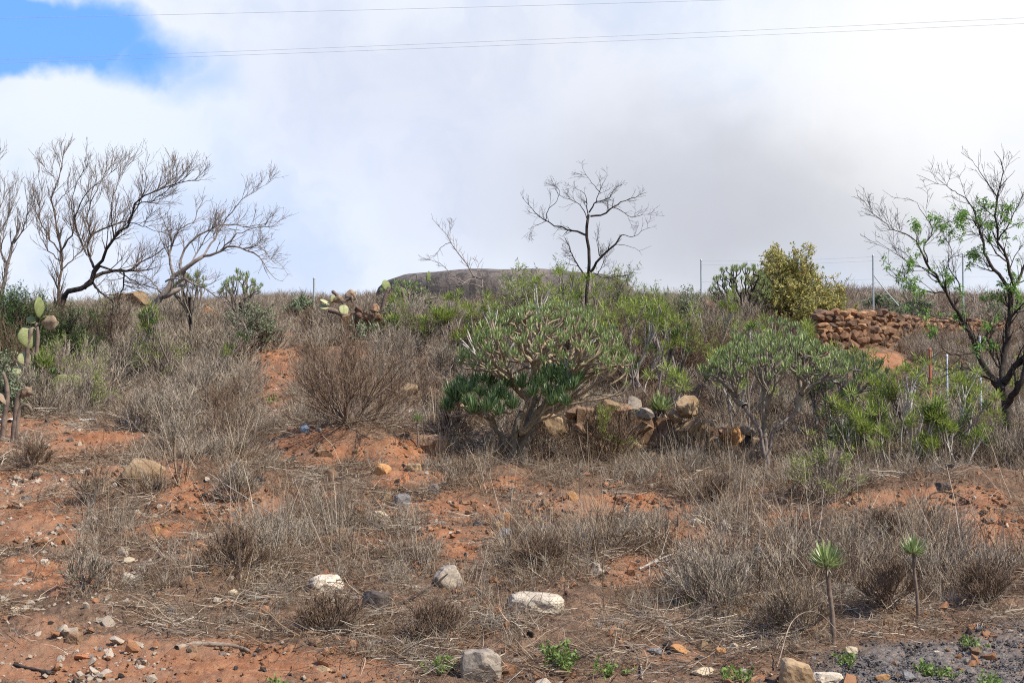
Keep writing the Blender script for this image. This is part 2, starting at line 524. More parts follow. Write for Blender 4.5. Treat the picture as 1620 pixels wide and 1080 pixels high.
M['wall_stone_dark'] = stone_mat('dark_wall_stone', (0.10, 0.062, 0.045), (0.20, 0.12, 0.08), (0.06, 0.045, 0.038), 5)
M['wall_stone_light'] = stone_mat('orange_wall_stone', (0.31, 0.17, 0.09), (0.40, 0.24, 0.135), (0.17, 0.095, 0.058), 5)


def simple_metal(name, c, rough=0.5, metal=0.0, dirt=(0.2, 0.12, 0.07)):
    m, t, b = mat(name, rough, 0.4)
    tcx = t.n('ShaderNodeTexCoord')
    n = t.noise(tcx.outputs['Object'], 14, 5, 0.7)
    t.l(t.mix(t.math('MULTIPLY', t.ramp(n, 0.5, 0.75), 0.6), c, dirt), b.inputs['Base Color'])
    b.inputs['Metallic'].default_value = metal
    return m


M['galv'] = simple_metal('galvanised_steel', (0.34, 0.38, 0.38), 0.5, 0.5)
M['postgrey'] = simple_metal('grey_post_paint', (0.30, 0.34, 0.33), 0.7)
M['postwhite'] = simple_metal('white_post_paint', (0.50, 0.55, 0.57), 0.6)
M['postred'] = simple_metal('rust_red_paint', (0.34, 0.10, 0.05), 0.7)
M['wire'] = simple_metal('line_wire', (0.38, 0.38, 0.40), 0.5, 0.2)
M['plastic'] = simple_metal('white_plastic', (0.78, 0.78, 0.76), 0.5)
m, t, b = mat('tank_concrete', 0.95, 0.1)
tcx = t.n('ShaderNodeTexCoord')
a = t.noise(tcx.outputs['Object'], 0.9, 6, 0.65, 0.5)
mp = t.n('ShaderNodeMapping')
mp.inputs['Scale'].default_value = (3.0, 3.0, 0.5)
t.l(tcx.outputs['Object'], mp.inputs[0])
s2 = t.noise(mp.outputs[0], 2.0, 5, 0.65, 0.2)
g = t.noise(tcx.outputs['Object'], 22, 4, 0.7)
c = t.mix(t.ramp(a, 0.35, 0.62), (0.085, 0.074, 0.068), (0.165, 0.135, 0.113))
c = t.mix(t.math('MULTIPLY', t.ramp(s2, 0.46, 0.56), 0.75), c, (0.045, 0.041, 0.039))
c = t.mix(t.math('MULTIPLY', t.ramp(g, 0.5, 0.7), 0.35), c, (0.27, 0.23, 0.195))
t.l(c, b.inputs['Base Color'])
bump(t, b, g, 0.7, 0.03)
M['tank'] = m
m, t, b = mat('pear_pad', 0.55, 0.3)
tcx = t.n('ShaderNodeTexCoord')
oi = t.n('ShaderNodeObjectInfo')
n = t.noise(tcx.outputs['Object'], 9, 5, 0.6)
v = t.n('ShaderNodeTexVoronoi')
v.inputs['Scale'].default_value = 16
t.l(tcx.outputs['Object'], v.inputs['Vector'])
c = t.mix(t.ramp(n, 0.35, 0.65), (0.075, 0.115, 0.038), (0.145, 0.185, 0.065))
c = t.mix(t.math('MULTIPLY', oi.outputs['Random'], 0.4), c, (0.27, 0.25, 0.10))
c = t.mix(t.ramp(v.outputs['Distance'], 0.16, 0.09), c, (0.40, 0.32, 0.20))
t.l(c, b.inputs['Base Color'])
bump(t, b, v.outputs['Distance'], 0.4, 0.006)
M['pad'] = m
M['pad_yellow'] = stone_mat('yellowing_pad', (0.30, 0.31, 0.14), (0.44, 0.44, 0.24), (0.20, 0.18, 0.09), 6, 0.6, 0.3, 0.004)
M['pad_dead'] = stone_mat('withered_pad', (0.30, 0.21, 0.14), (0.44, 0.34, 0.24), (0.14, 0.09, 0.065), 8, 0.85, 0.6, 0.01)


# ------------------------------------------------------------------ mesh building
class MB:
    def __init__(s):
        s.v = []; s.f3 = []; s.f4 = []; s.n = 0; s.m3 = []; s.m4 = []

    def add(s, verts, quads=None, tris=None, mi=0):
        verts = np.asarray(verts, float).reshape(-1, 3)
        if quads is not None and len(quads):
            s.f4.append(np.asarray(quads) + s.n); s.m4.append(np.full(len(quads), mi))
        if tris is not None and len(tris):
            s.f3.append(np.asarray(tris) + s.n); s.m3.append(np.full(len(tris), mi))
        s.v.append(verts)
        s.n += len(verts)

    def mesh(s, name, mats, smooth=True, origin=(0, 0, 0)):
        me = bpy.data.meshes.new(name)
        v = np.concatenate(s.v) - np.asarray(origin) if s.v else np.zeros((0, 3))
        q = np.concatenate(s.f4) if s.f4 else np.zeros((0, 4), int)
        tr = np.concatenate(s.f3) if s.f3 else np.zeros((0, 3), int)
        mi = np.concatenate((s.m4 + s.m3)) if (s.m4 or s.m3) else np.zeros(0, int)
        me.vertices.add(len(v))
        me.vertices.foreach_set('co', v.astype(np.float32).ravel())
        li = np.concatenate([q.ravel(), tr.ravel()]).astype(np.int32)
        me.loops.add(len(li))
        me.loops.foreach_set('vertex_index', li)
        ls = np.concatenate([np.arange(len(q)) * 4, len(q) * 4 + np.arange(len(tr)) * 3]).astype(np.int32)
        me.polygons.add(len(ls))
        me.polygons.foreach_set('loop_start', ls)
        me.polygons.foreach_set('material_index', mi.astype(np.int32))
        me.polygons.foreach_set('use_smooth', np.full(len(ls), smooth))
        me.update(calc_edges=True)
        for mm in (mats if isinstance(mats, (list, tuple)) else [mats]):
            me.materials.append(mm)
        return me

    def build(s, name, mats, parent=None, origin=None, smooth=True):
        if origin is None:
            origin = parent['_o'] if parent is not None and '_o' in parent else (0, 0, 0)
        me = s.mesh(name, mats, smooth, origin)
        o = bpy.data.objects.new(name, me)
        COL.objects.link(o)
        if parent is not None:
            o.parent = parent
        else:
            o.location = origin
        return o


def tag(o, label, cat, group=None, kind=None):
    o['label'] = label
    if cat:
        o['category'] = cat
    if group:
        o['group'] = group
    if kind:
        o['kind'] = kind
    return o


def empty(name, loc, label=None, cat=None, group=None):
    o = bpy.data.objects.new(name, None)
    o.empty_display_size = 0.1
    COL.objects.link(o)
    o.location = loc
    o['_o'] = [float(c) for c in loc]
    if label:
        tag(o, label, cat, group)
    return o


def child(name, me, parent, loc=(0, 0, 0), rot=(0, 0, 0), scl=1.0):
    o = bpy.data.objects.new(name, me)
    COL.objects.link(o)
    o.parent = parent
    o.location = loc
    o.rotation_euler = rot
    o.scale = (scl,) * 3 if isinstance(scl, (int, float)) else scl
    return o


def dup(root, loc, rotz=0.0, scl=1.0, label=None):
    r = root.copy()
    COL.objects.link(r)
    r.location = loc
    r.rotation_euler = (0, 0, rotz)
    r.scale = (scl,) * 3 if isinstance(scl, (int, float)) else scl
    if label:
        r['label'] = label
    for ch in list(root.children):
        c = ch.copy()
        COL.objects.link(c)
        c.parent = r
        for g_ in list(ch.children):
            d = g_.copy()
            COL.objects.link(d)
            d.parent = c
    return r


def unit(v):
    return v / np.maximum(np.linalg.norm(v, axis=-1, keepdims=True), 1e-9)


def tubes(mb, paths, rads, k=3, mi=0, cap=False):
    """paths (M,N,3), rads (M,N)"""
    paths = np.asarray(paths, float); rads = np.asarray(rads, float)
    if paths.ndim == 2:
        paths = paths[None]; rads = rads[None]
    Mn, N, _ = paths.shape
    tan = np.gradient(paths, axis=1)
    tan = unit(tan)
    d = unit(paths[:, -1] - paths[:, 0])
    ref = np.where(np.abs(d[:, 2:3]) < 0.8, np.array([[0, 0, 1.0]]), np.array([[0.94, 0.34, 0.0]]))
    u = unit(np.cross(tan, ref[:, None, :]))
    w_ = np.cross(tan, u)
    ang = np.arange(k) * 2 * math.pi / k
    ring = u[:, :, None, :] * np.cos(ang)[None, None, :, None] + w_[:, :, None, :] * np.sin(ang)[None, None, :, None]
    verts = paths[:, :, None, :] + ring * rads[:, :, None, None]
    verts = verts.reshape(-1, 3)
    m_ = np.arange(Mn)[:, None, None] * (N * k)
    i_ = np.arange(N - 1)[None, :, None] * k
    j_ = np.arange(k)[None, None, :]
    j2 = (j_ + 1) % k
    q = np.stack([m_ + i_ + j_, m_ + i_ + j2, m_ + i_ + k + j2, m_ + i_ + k + j_], -1).reshape(-1, 4)
    if cap:
        tips = paths[:, -1] + tan[:, -1] * rads[:, -1][:, None] * 0.7
        base = Mn * N * k
        verts = np.concatenate([verts, tips])
        mm = np.arange(Mn)[:, None]
        jj = np.arange(k)[None]
        o_ = mm * (N * k) + (N - 1) * k
        tr = np.stack([o_ + jj, o_ + (jj + 1) % k, np.broadcast_to(base + mm, (Mn, k))], -1).reshape(-1, 3)
        mb.add(verts, q, tr, mi)
    else:
        mb.add(verts, q, None, mi)


def make_paths(start, dirs, length, N, wig, up, rng):
    """grow M paths: up bends them to the sky (negative: droop)"""
    Mn = len(start)
    length = np.broadcast_to(length, (Mn,))
    p = np.zeros((Mn, N, 3))
    p[:, 0] = start
    d = unit(dirs)
    up = np.broadcast_to(up, (Mn,))
    for i in range(1, N):
        d = unit(d + rng.normal(0, wig, (Mn, 3)) + np.array([0, 0, 1.0]) * (up / N)[:, None])
        p[:, i] = p[:, i - 1] + d * (length / (N - 1))[:, None]
    return p


def spawn(par, prad, count, t0, t1, spread, bias, length, lvar, N, rf, r1, wig, up, rng, lw=True, taper=True, minr=0.0):
    """children along parent paths. bias = vector added to the direction"""
    Mn, Np, _ = par.shape
    L = np.linalg.norm(np.diff(par, axis=1), axis=2).sum(1)
    pr = L / L.sum() if lw else np.full(Mn, 1 / Mn)
    idx = rng.choice(Mn, count, p=pr)
    tt = rng.uniform(t0, t1, count) * (Np - 1)
    i0 = np.clip(tt.astype(int), 0, Np - 2)
    fr = (tt - i0)[:, None]
    a = par[idx, i0]; b_ = par[idx, i0 + 1]
    st = a * (1 - fr) + b_ * fr
    rr = prad[idx, i0] * (1 - fr[:, 0]) + prad[idx, i0 + 1] * fr[:, 0]
    tan = unit(b_ - a)
    side = unit(np.cross(tan, rng.normal(0, 1, (count, 3))))
    sp = rng.uniform(spread * 0.6, spread * 1.3, count)[:, None]
    d = unit(tan + side * sp + np.asarray(bias))
    ln = length * rng.uniform(1 - lvar, 1 + lvar, count)
    if taper:
        ln = ln * (1.15 - 0.5 * tt / (Np - 1))
    ch = make_paths(st, d, ln, N, wig, up, rng)
    r0 = np.maximum(rr * rf, minr)
    rd = r0[:, None] * np.linspace(1, 0, N)[None] + r1 * np.linspace(0, 1, N)[None]
    return ch, rd


def leaves(mb, base, d, length, width, rng, mi=0, fold=0.25, droop=0.0, mid=0.5):
    """lens-shaped folded leaves, 4 triangles each"""
    base = np.asarray(base, float)
    n = len(base)
    d = unit(d)
    length = np.broadcast_to(length, (n,))[:, None]
    width = np.broadcast_to(width, (n,))[:, None]
    s = unit(np.cross(d, rng.normal(0, 1, (n, 3))))
    nn = np.cross(s, d)
    midp = base + d * length * mid + np.array([0, 0, 1.0]) * 0
    tip = base + d * length - np.array([0, 0, 1.0]) * length * droop
    e1 = midp + s * width * 0.5 + nn * width * fold
    e2 = midp - s * width * 0.5 + nn * width * fold
    v = np.stack([base, e1, tip, e2, midp], 1).reshape(-1, 3)
    o = np.arange(n)[:, None] * 5
    tr = np.concatenate([o + np.array([[0, 1, 4]]), o + np.array([[1, 2, 4]]), o + np.array([[2, 3, 4]]), o + np.array([[3, 0, 4]])])
    mb.add(v, None, tr, mi)


def ribbons(mb, paths, width, rng, mi=0):
    Mn, N, _ = paths.shape
    tan = unit(np.gradient(paths, axis=1))
    side = unit(np.cross(tan, rng.normal(0, 1, (Mn, 1, 3))))
    wv = np.broadcast_to(np.asarray(width), (Mn,))[:, None, None] * np.linspace(1, 0.35, N)[None, :, None] * 0.5
    v = np.stack([paths + side * wv, paths - side * wv], 2).reshape(-1, 3)
    m_ = np.arange(Mn)[:, None] * (2 * N)
    i_ = np.arange(N - 1)[None] * 2
    q = np.stack([m_ + i_, m_ + i_ + 1, m_ + i_ + 3, m_ + i_ + 2], -1).reshape(-1, 4)
    mb.add(v, q, None, mi)


def smooth_line(pts, n):
    """Catmull-Rom through points, resampled to n"""
    pts = np.asarray(pts, float)
    P_ = np.vstack([2 * pts[0] - pts[1], pts, 2 * pts[-1] - pts[-2]])
    outp = []
    for i in range(1, len(P_) - 2):
        p0, p1, p2, p3 = P_[i - 1:i + 3]
        tt = np.linspace(0, 1, 12, endpoint=False)[:, None]
        outp.append(0.5 * ((2 * p1) + (-p0 + p2) * tt + (2 * p0 - 5 * p1 + 4 * p2 - p3) * tt ** 2 + (-p0 + 3 * p1 - 3 * p2 + p3) * tt ** 3))
    outp.append(pts[-1:])
    q = np.vstack(outp)
    s = np.r_[0, np.cumsum(np.linalg.norm(np.diff(q, axis=0), axis=1))]
    u = np.linspace(0, s[-1], n)
    return np.stack([np.interp(u, s, q[:, j]) for j in range(3)], 1)


# rocks -------------------------------------------------------------
def hull_rock(seed, n=24, squash=0.75):
    """angular stone of few faces, unit size"""
    rnd = random.Random(seed)
    bm = bmesh.new()
    for _ in range(n):
        v = Vector((rnd.gauss(0, 1), rnd.gauss(0, 1), rnd.gauss(0, 1))).normalized()
        v = Vector((v.x * rnd.uniform(.8, 1), v.y * rnd.uniform(.8, 1), v.z * squash * rnd.uniform(.85, 1))) * 0.5
        bm.verts.new(v)
    r = bmesh.ops.convex_hull(bm, input=bm.verts)
    bad = [g for g in r['geom_interior'] if isinstance(g, bmesh.types.BMVert)]
    bmesh.ops.delete(bm, geom=bad, context='VERTS')
    me = bpy.data.meshes.new('stone')
    bm.to_mesh(me)
    bm.free()
    return me


def rock_mesh(seed, size, sub=3, rough=0.10, cuts=9, material=None, name='stone', boxy=False):
    """boulder: noisy sphere with facets broken off"""
    rng = np.random.default_rng(seed)
    bm = bmesh.new()
    bmesh.ops.create_icosphere(bm, subdivisions=sub, radius=0.5)
    v = np.array([x.co[:] for x in bm.verts])
    if boxy:
        v = v / (np.abs(v * 2) ** 5).sum(1)[:, None] ** .2
        cuts = 2
    for _ in range(cuts + 5):
        n = unit(rng.normal(0, 1, 3))
        h = rng.uniform(0.20, 0.40) if rough > .07 else rng.uniform(.28, .44)
        if boxy:
            h = rng.uniform(.40, .62)
        dd = v @ n
        over = np.maximum(dd - h, 0)
        v = v - over[:, None] * n * 0.98
    ph = rng.uniform(0, 50, 3)
    d1 = fbm(v[:, 0] * 4 + ph[0] + v[:, 2] * 3, v[:, 1] * 4 + ph[1] - v[:, 2] * 2, 4, seed % 97)
    d2 = fbm(v[:, 0] * 13 + ph[0] - v[:, 2] * 11, v[:, 1] * 13 + ph[1] + v[:, 2] * 9, 2, seed % 89 + 5)
    v = v * (1 + (d1 - 0.5)[:, None] * rough * 2.4 + (d2 - 0.5)[:, None] * rough * 1.3)
    v = v / (v.max(0) - v.min(0)) * np.asarray(size)
    for i, x in enumerate(bm.verts):
        x.co = v[i]
    for f_ in bm.faces:
        f_.smooth = False
    me = bpy.data.meshes.new(name)
    bm.to_mesh(me)
    bm.free()
    if material:
        me.materials.append(material)
    try:
        me.shade_flat() if False else None
    except Exception:
        pass
    return me


def rock(px, row, wpx, hpx, material, label, seed, name='stone', cat='stone', group='loose stones on the bank', D=None, rz=0.0, tilt=0.0, depth=0.8, sink=0.34, rough=0.10, boxy=False, on=None):
    """row = where the stone meets the ground"""
    p = gp(px, row) if D is None else np.array([*(at(px, row, D)[:2]), 0])
    if D is not None:
        p[2] = gh(p[0], p[1])
    k = p[1] / F
    sx, sz = wpx * k, hpx * k * 1.25
    sy = max(sx, sz) * depth
    sub = 4
    me = rock_mesh(seed, (sx, sy, sz), sub, rough, 9, material, name, boxy)
    o = bpy.data.objects.new(name, me)
    COL.objects.link(o)
    o.location = (p[0], p[1] + sy * 0.35, p[2] + sz * (0.5 - sink))
    if on:
        q = at(px, row - hpx / 2, on)
        o.location = tuple(q)
    o.rotation_euler = (random.Random(seed).uniform(-.15, .15), tilt, rz)
    tag(o, label, cat, group)
    return o


# ------------------------------------------------------------------ ground sheet
def grid_ground():
    s_in = np.linspace(-0.50, 0.50, 700)
    s_l = -0.5 - np.geomspace(0.004, 1.6, 40)[::-1]
    s_r = 0.5 + np.geomspace(0.004, 1.6, 40)
    s = np.r_[s_l, s_in, s_r]
    y_near = np.linspace(-25, 5.8, 24)
    y_mid = np.geomspace(6.0, 42, 470)
    y_far = np.geomspace(43, 1200, 46)
    y = np.r_[y_near, y_mid, y_far]
    S, Y = np.meshgrid(s, y)
    X = S * np.maximum(Y, 6.0)
    Z = ground(X.ravel(), Y.ravel()).reshape(X.shape)
    nb = bare_mask(X, Y, Z); nc = cinder_mask(X, Y, Z)
    # rough crumbs of earth
    amp = np.clip((30 - Y) / 15, 0, 1) * (Y > 6)
    Z = Z + amp * (0.060 * (fbm(X * 9, Y * 9, 4, 31, 0.68) - 0.5) + 0.012 * (vnoise(X * 45, Y * 45, 5) - .5))
    V = np.stack([X, Y, Z], -1).reshape(-1, 3)
    ny, nx = X.shape
    i = np.arange(ny - 1)[:, None] * nx
    j = np.arange(nx - 1)[None]
    q = np.stack([i + j, i + j + 1, i + nx + j + 1, i + nx + j], -1).reshape(-1, 4)
    mb = MB()
    mb.add(V, q)
    o = mb.build('ground', M['soil'])
    me = o.data
    for nm, arr in (('bare', nb), ('cinder', nc), ('far', np.clip((Y - 34) / 12, 0, 1))):
        a_ = me.attributes.new(nm, 'FLOAT', 'POINT')
        a_.data.foreach_set('value', arr.ravel().astype(np.float32))
    tag(o, 'red and brown earth hillside rising from a dirt track', None, kind='structure')
    return o


grid_ground()

# ------------------------------------------------------------------ ground cover (stuff): prototypes live only inside the node trees
def scatter(name, protos, pts, scl, rot, idx, label, cat=None):
    """instances of small meshes on points; protos = meshes"""
    n = len(pts)
    me = bpy.data.meshes.new(name)
    me.vertices.add(n)
    me.vertices.foreach_set('co', np.asarray(pts, np.float32).ravel())
    a_ = me.attributes.new('scl', 'FLOAT_VECTOR', 'POINT'); a_.data.foreach_set('vector', np.asarray(scl, np.float32).ravel())
    a_ = me.attributes.new('rot', 'FLOAT_VECTOR', 'POINT'); a_.data.foreach_set('vector', np.asarray(rot, np.float32).ravel())
    a_ = me.attributes.new('idx', 'INT', 'POINT'); a_.data.foreach_set('value', np.asarray(idx, np.int32))
    o = bpy.data.objects.new(name, me)
    COL.objects.link(o)
    ng = bpy.data.node_groups.new(name, 'GeometryNodeTree')
    ng.interface.new_socket('Geometry', in_out='INPUT', socket_type='NodeSocketGeometry')
    ng.interface.new_socket('Geometry', in_out='OUTPUT', socket_type='NodeSocketGeometry')
    gi = ng.nodes.new('NodeGroupInput'); go = ng.nodes.new('NodeGroupOutput')
    jn = ng.nodes.new('GeometryNodeJoinGeometry')
    mtp = ng.nodes.new('GeometryNodeMeshToPoints')
    ng.links.new(gi.outputs[0], mtp.inputs[0])

    def attr(nm, dt):
        a = ng.nodes.new('GeometryNodeInputNamedAttribute')
        a.data_type = dt
        a.inputs['Name'].default_value = nm
        return a.outputs['Attribute']
    s_ = attr('scl', 'FLOAT_VECTOR'); r_ = attr('rot', 'FLOAT_VECTOR'); i_ = attr('idx', 'INT')
    for k, pm_ in enumerate(protos):
        po = bpy.data.objects.new(name + '_piece', pm_)
        oi_ = ng.nodes.new('GeometryNodeObjectInfo')
        oi_.inputs['Object'].default_value = po
        cmp_ = ng.nodes.new('FunctionNodeCompare')
        cmp_.data_type = 'INT'; cmp_.operation = 'EQUAL'
        isk = [x for x in cmp_.inputs if x.type == 'INT']
        ng.links.new(i_, isk[0]); isk[1].default_value = k
        ip = ng.nodes.new('GeometryNodeInstanceOnPoints')
        ng.links.new(mtp.outputs[0], ip.inputs['Points'])
        ng.links.new(cmp_.outputs[0], ip.inputs['Selection'])
        ng.links.new(oi_.outputs['Geometry'], ip.inputs['Instance'])
        ng.links.new(r_, ip.inputs['Rotation'])
        ng.links.new(s_, ip.inputs['Scale'])
        ng.links.new(ip.outputs[0], jn.inputs[0])
    ng.links.new(jn.outputs[0], go.inputs[0])
    md = o.modifiers.new('scatter', 'NODES')
    md.node_group = ng
    tag(o, label, cat, kind='stuff')
    return o


rngS = np.random.default_rng(5)


def tuft(seed, n, h, spread, width, mat_, lean=0.35, wig=0.12, droop=-0.6, r=0.06, mat2=None, share=0.0):
    rng = np.random.default_rng(seed)
    mb = MB()
    for mi, cnt in ((0, int(n * (1 - share))), (1, int(n * share))):
        if cnt == 0:
            continue
        st = np.c_[rng.normal(0, r, (cnt, 2)), np.full(cnt, -0.01)]
        d = np.c_[rng.normal(0, lean, (cnt, 2)) + st[:, :2] * spread / max(r, .01) * 0.5, np.ones(cnt)]
        p = make_paths(st, d, h * rng.uniform(.35, 1.1, cnt), 4, wig, droop * rng.uniform(0, 1, cnt), rng)
        ribbons(mb, p, width * rng.uniform(.6, 1.3, cnt), rng, mi)
    return mb.mesh('tuft', [mat_] + ([mat2] if mat2 else []))


def twig_tuft(seed, n, h, rad, mat_, lean=0.7, r0=0.004, kids=3):
    """low branching dry plant"""
    rng = np.random.default_rng(seed)
    mb = MB()
    st = np.c_[rng.normal(0, 0.03, (n, 2)), np.full(n, -0.02)]
    d = np.c_[rng.normal(0, lean, (n, 2)), rng.uniform(.6, 1.2, n)]
    p = make_paths(st, d, h * rng.uniform(.6, 1.0, n), 5, 0.16, 0.5, rng)
    rd = np.full((n, 5), r0) * np.linspace(1, .5, 5)
    tubes(mb, p, rd, 3)
    c1, r1 = spawn(p, rd, n * kids, .25, .95, 0.8, (0, 0, .35), h * .42, .35, 4, .8, r0 * .35, .2, .3, rng)
    tubes(mb, c1, r1, 3)
    c2, r2 = spawn(c1, r1, n * kids * 2, .2, 1, 0.9, (0, 0, .3), h * .2, .4, 3, .9, r0 * .25, .25, .2, rng)
    ribbons(mb, c2, r0 * .9, rng)
    return mb.mesh('twig_tuft', mat_)


def litter_mesh(seed, n, rad, mat_):
    """straws lying flat"""
    rng = np.random.default_rng(seed)
    mb = MB()
    st = np.c_[rng.normal(0, rad, (n, 2)), rng.uniform(0.0, .035, n)]
    d = np.c_[rng.normal(0, 1, (n, 2)), rng.normal(.02, .22, n)]
    p = make_paths(st, d, rng.uniform(.06, .26, n), 4, .16, 0.0, rng)
    ribbons(mb, p, rng.uniform(.0025, .006, n), rng)
    return mb.mesh('litter', mat_)


def sample_area(n, Dmin, Dmax, pxmin=-140, pxmax=1760, power=2.0):
    """points uniform over the ground in front"""
    u = rngS.uniform(0, 1, n)
    D = (Dmin ** power + u * (Dmax ** power - Dmin ** power)) ** (1 / power)
    px = rngS.uniform(pxmin, pxmax, n)
    x = (px - 810) / F * D
    return x, D


def veg_pts(n, Dmin, Dmax, density, power=2.0, **kw):
    x, y = sample_area(n, Dmin, Dmax, power=power, **kw)
    z = ground(x, y)
    P_, R_ = proj(x, y, z)
    keep = rngS.uniform(0, 1, n) < density(x, y, z, P_, R_)
    return x[keep], y[keep], z[keep], P_[keep], R_[keep]


def img_blobs(P_, R_, lst):
    m = np.zeros_like(P_)
    for (cx, cy, rx, ry, wt) in lst:
        d = ((P_ - cx) / rx) ** 2 + ((R_ - cy) / ry) ** 2
        m = np.maximum(m, wt * np.clip(1.5 - d, 0, 1))
    return m


FULLER = [(380, 860, 90, 40, 1), (150, 850, 90, 50, .8), (300, 930, 120, 40, .7), (520, 970, 220, 55, 1), (700, 990, 180, 40, 1), (1150, 900, 230, 80, 1), (1450, 890, 170, 60, 1),
          (380, 740, 60, 50, .9), (900, 870, 120, 50, .8), (1100, 740, 150, 40, 1), (1330, 760, 120, 35, .8), (780, 750, 140, 35, .9), (600, 900, 120, 50, .8), (330, 690, 90, 40, .8), (1250, 950, 120, 50, 1), (480, 880, 90, 60, .7)]


def rand_rots(n, tilt=0.15):
    return np.c_[rngS.normal(0, tilt, (n, 2)), rngS.uniform(0, 6.283, n)]


# dry grass on the bank
def dens_grass(x, y, z, P_, R_):
    b = bare_mask(x, y, z)
    patch = fbm(x * 1.7, y * 1.7, 4, 61, .6)
    d = np.clip((patch - 0.42) * 4.5, 0.04, 1)
    f = img_blobs(P_, R_, FULLER)
    d = np.maximum(d * .75, f * np.clip((patch - .16) * 5, 0, 1))
    d *= (1 - b) ** 1.5
    d *= 1 - .95 * np.clip(img_blobs(P_, R_, [(822, 738, 46, 14, 1), (1212, 752, 24, 12, .9), (437, 650, 26, 30, .9), (1480, 795, 120, 20, 1), (1570, 830, 75, 24, 1), (1600, 862, 50, 22, 1), (1000, 812, 110, 18, 1), (1240, 832, 60, 16, 1), (600, 712, 90, 18, .9), (720, 850, 70, 34, .7), (1000, 905, 50, 26, .8)]) * 1.3, 0, 1)
    d *= np.clip((1075 - R_) / 50, 0.0, 1)
    c = cinder_mask(x, y, z)
    return d * (1 - .93 * c)


tufts = [tuft(10 + i, 46, .20 + .05 * (i % 3), .6, .0042, M['straw'], .45, .15, -.9, .06, M['straw_brown'], .45) for i in range(4)]
tufts += [tuft(20 + i, 60, .15, 1.0, .0042, M['straw_brown'], .8, .22, -1.2, .09, M['straw_grey'], .35) for i in range(3)]
tufts += [tuft(26, 14, .46, .5, .0036, M['straw'], .16, .07, -.35, .08, M['straw_grey'], .4)]
tufts += [twig_tuft(30 + i, 12, .22, .1, M['straw_grey'], .9, .0024, 4) for i in range(3)]
x, y, z, P_, R_ = veg_pts(16000, 8.2, 20, dens_grass)
n = len(x)
s = rngS.uniform(.55, 1.25, n) * np.clip(.55 + fbm(x * 1.1, y * 1.1, 3, 91) * 1.0, .5, 1.4)
near = np.clip((y - 8.2) / 2.5, .45, 1)
s = s * near
low_right = np.clip((P_ - 950) / 200, 0, 1) * np.clip((R_ - 780) / 80, 0, 1)
s = s * (1 + .22 * low_right + .15 * np.clip((R_ - 820) / 100, 0, 1) * (P_ > 350))
scatter('dry_grass', tufts, np.c_[x, y, z - .01], np.c_[s, s, s * rngS.uniform(.7, 1.25, n)], rand_rots(n), rngS.integers(0, len(tufts), n),
        'dry straw coloured and brown grass tufts covering the bank')

# straw and twig litter
def dens_litter(x, y, z, P_, R_):
    b = bare_mask(x, y, z)
    c = cinder_mask(x, y, z)
    return np.clip(fbm(x * 2.4, y * 2.4, 3, 71) * 2.2 - .72, .04, .8) * (1 - b * .93) * np.clip((1085 - R_) / 40, .05, 1) * (1 - .8 * c)


lits = [litter_mesh(40 + i, 46, .13, (M['straw'], M['straw_brown'], M['straw_grey'])[i % 3]) for i in range(6)]
x, y, z, P_, R_ = veg_pts(9500, 8.0, 18, dens_litter)
n = len(x)
s = rngS.uniform(.6, 1.3, n)
scatter('straw_litter', lits, np.c_[x, y, z + .005], np.c_[s, s, s], rand_rots(n, .1), rngS.integers(0, 6, n),
        'loose straw and twig litter lying on the earth')

# crumbs of earth and pebbles
clods = []
for i in range(7):
    me = hull_rock(100 + i, 12, .7)
    me.materials.append(M[('clod', 'clod', 'clod', 'pebble', 'st_brown', 'st_grey', 'st_dark')[i]])
    clods.append(me)


def dens_clod(x, y, z, P_, R_):
    b = bare_mask(x, y, z)
    return np.clip((fbm(x * 2.9, y * 2.9, 3, 88) - .35) * 3, .08, 1) * (.40 + .60 * b) * np.clip(15 / y, .3, 1)


x, y, z, P_, R_ = veg_pts(170000, 7.2, 22, dens_clod)
n = len(x)
s = np.clip(rngS.lognormal(-3.95, .68, n), .007, .12)
left = (P_ < 260) & (R_ > 760)
pid = rngS.choice(7, n, p=[.22, .22, .18, .08, .14, .06, .10])
pid = np.where(left & (rngS.uniform(0, 1, n) < .6), 3, pid)
scatter('earth_clods', clods, np.c_[x, y, z + s * .15], np.c_[s, s, s] * rngS.uniform(.7, 1.3, (n, 3)), rand_rots(n, .6), pid,
        'crumbs of red earth and small pebbles strewn over the slope')

cinders = []
for i in range(4):
    me = hull_rock(140 + i, 10, .7)
    me.materials.append(M[('cinder', 'cinder', 'st_grey', 'cinder')[i]])
    cinders.append(me)
x, y, z, P_, R_ = veg_pts(60000, 7.2, 11, lambda x, y, z, P_, R_: cinder_mask(x, y, z), pxmin=1000, pxmax=1900)
n = len(x)
s = np.clip(rngS.lognormal(-4.35, .45, n), .006, .045)
scatter('cinder_gravel', cinders, np.c_[x, y, z + s * .15], np.c_[s, s, s] * rngS.uniform(.7, 1.3, (n, 3)), rand_rots(n, .6), rngS.integers(0, 4, n),
        'dark grey cinder gravel spread over the near corner')

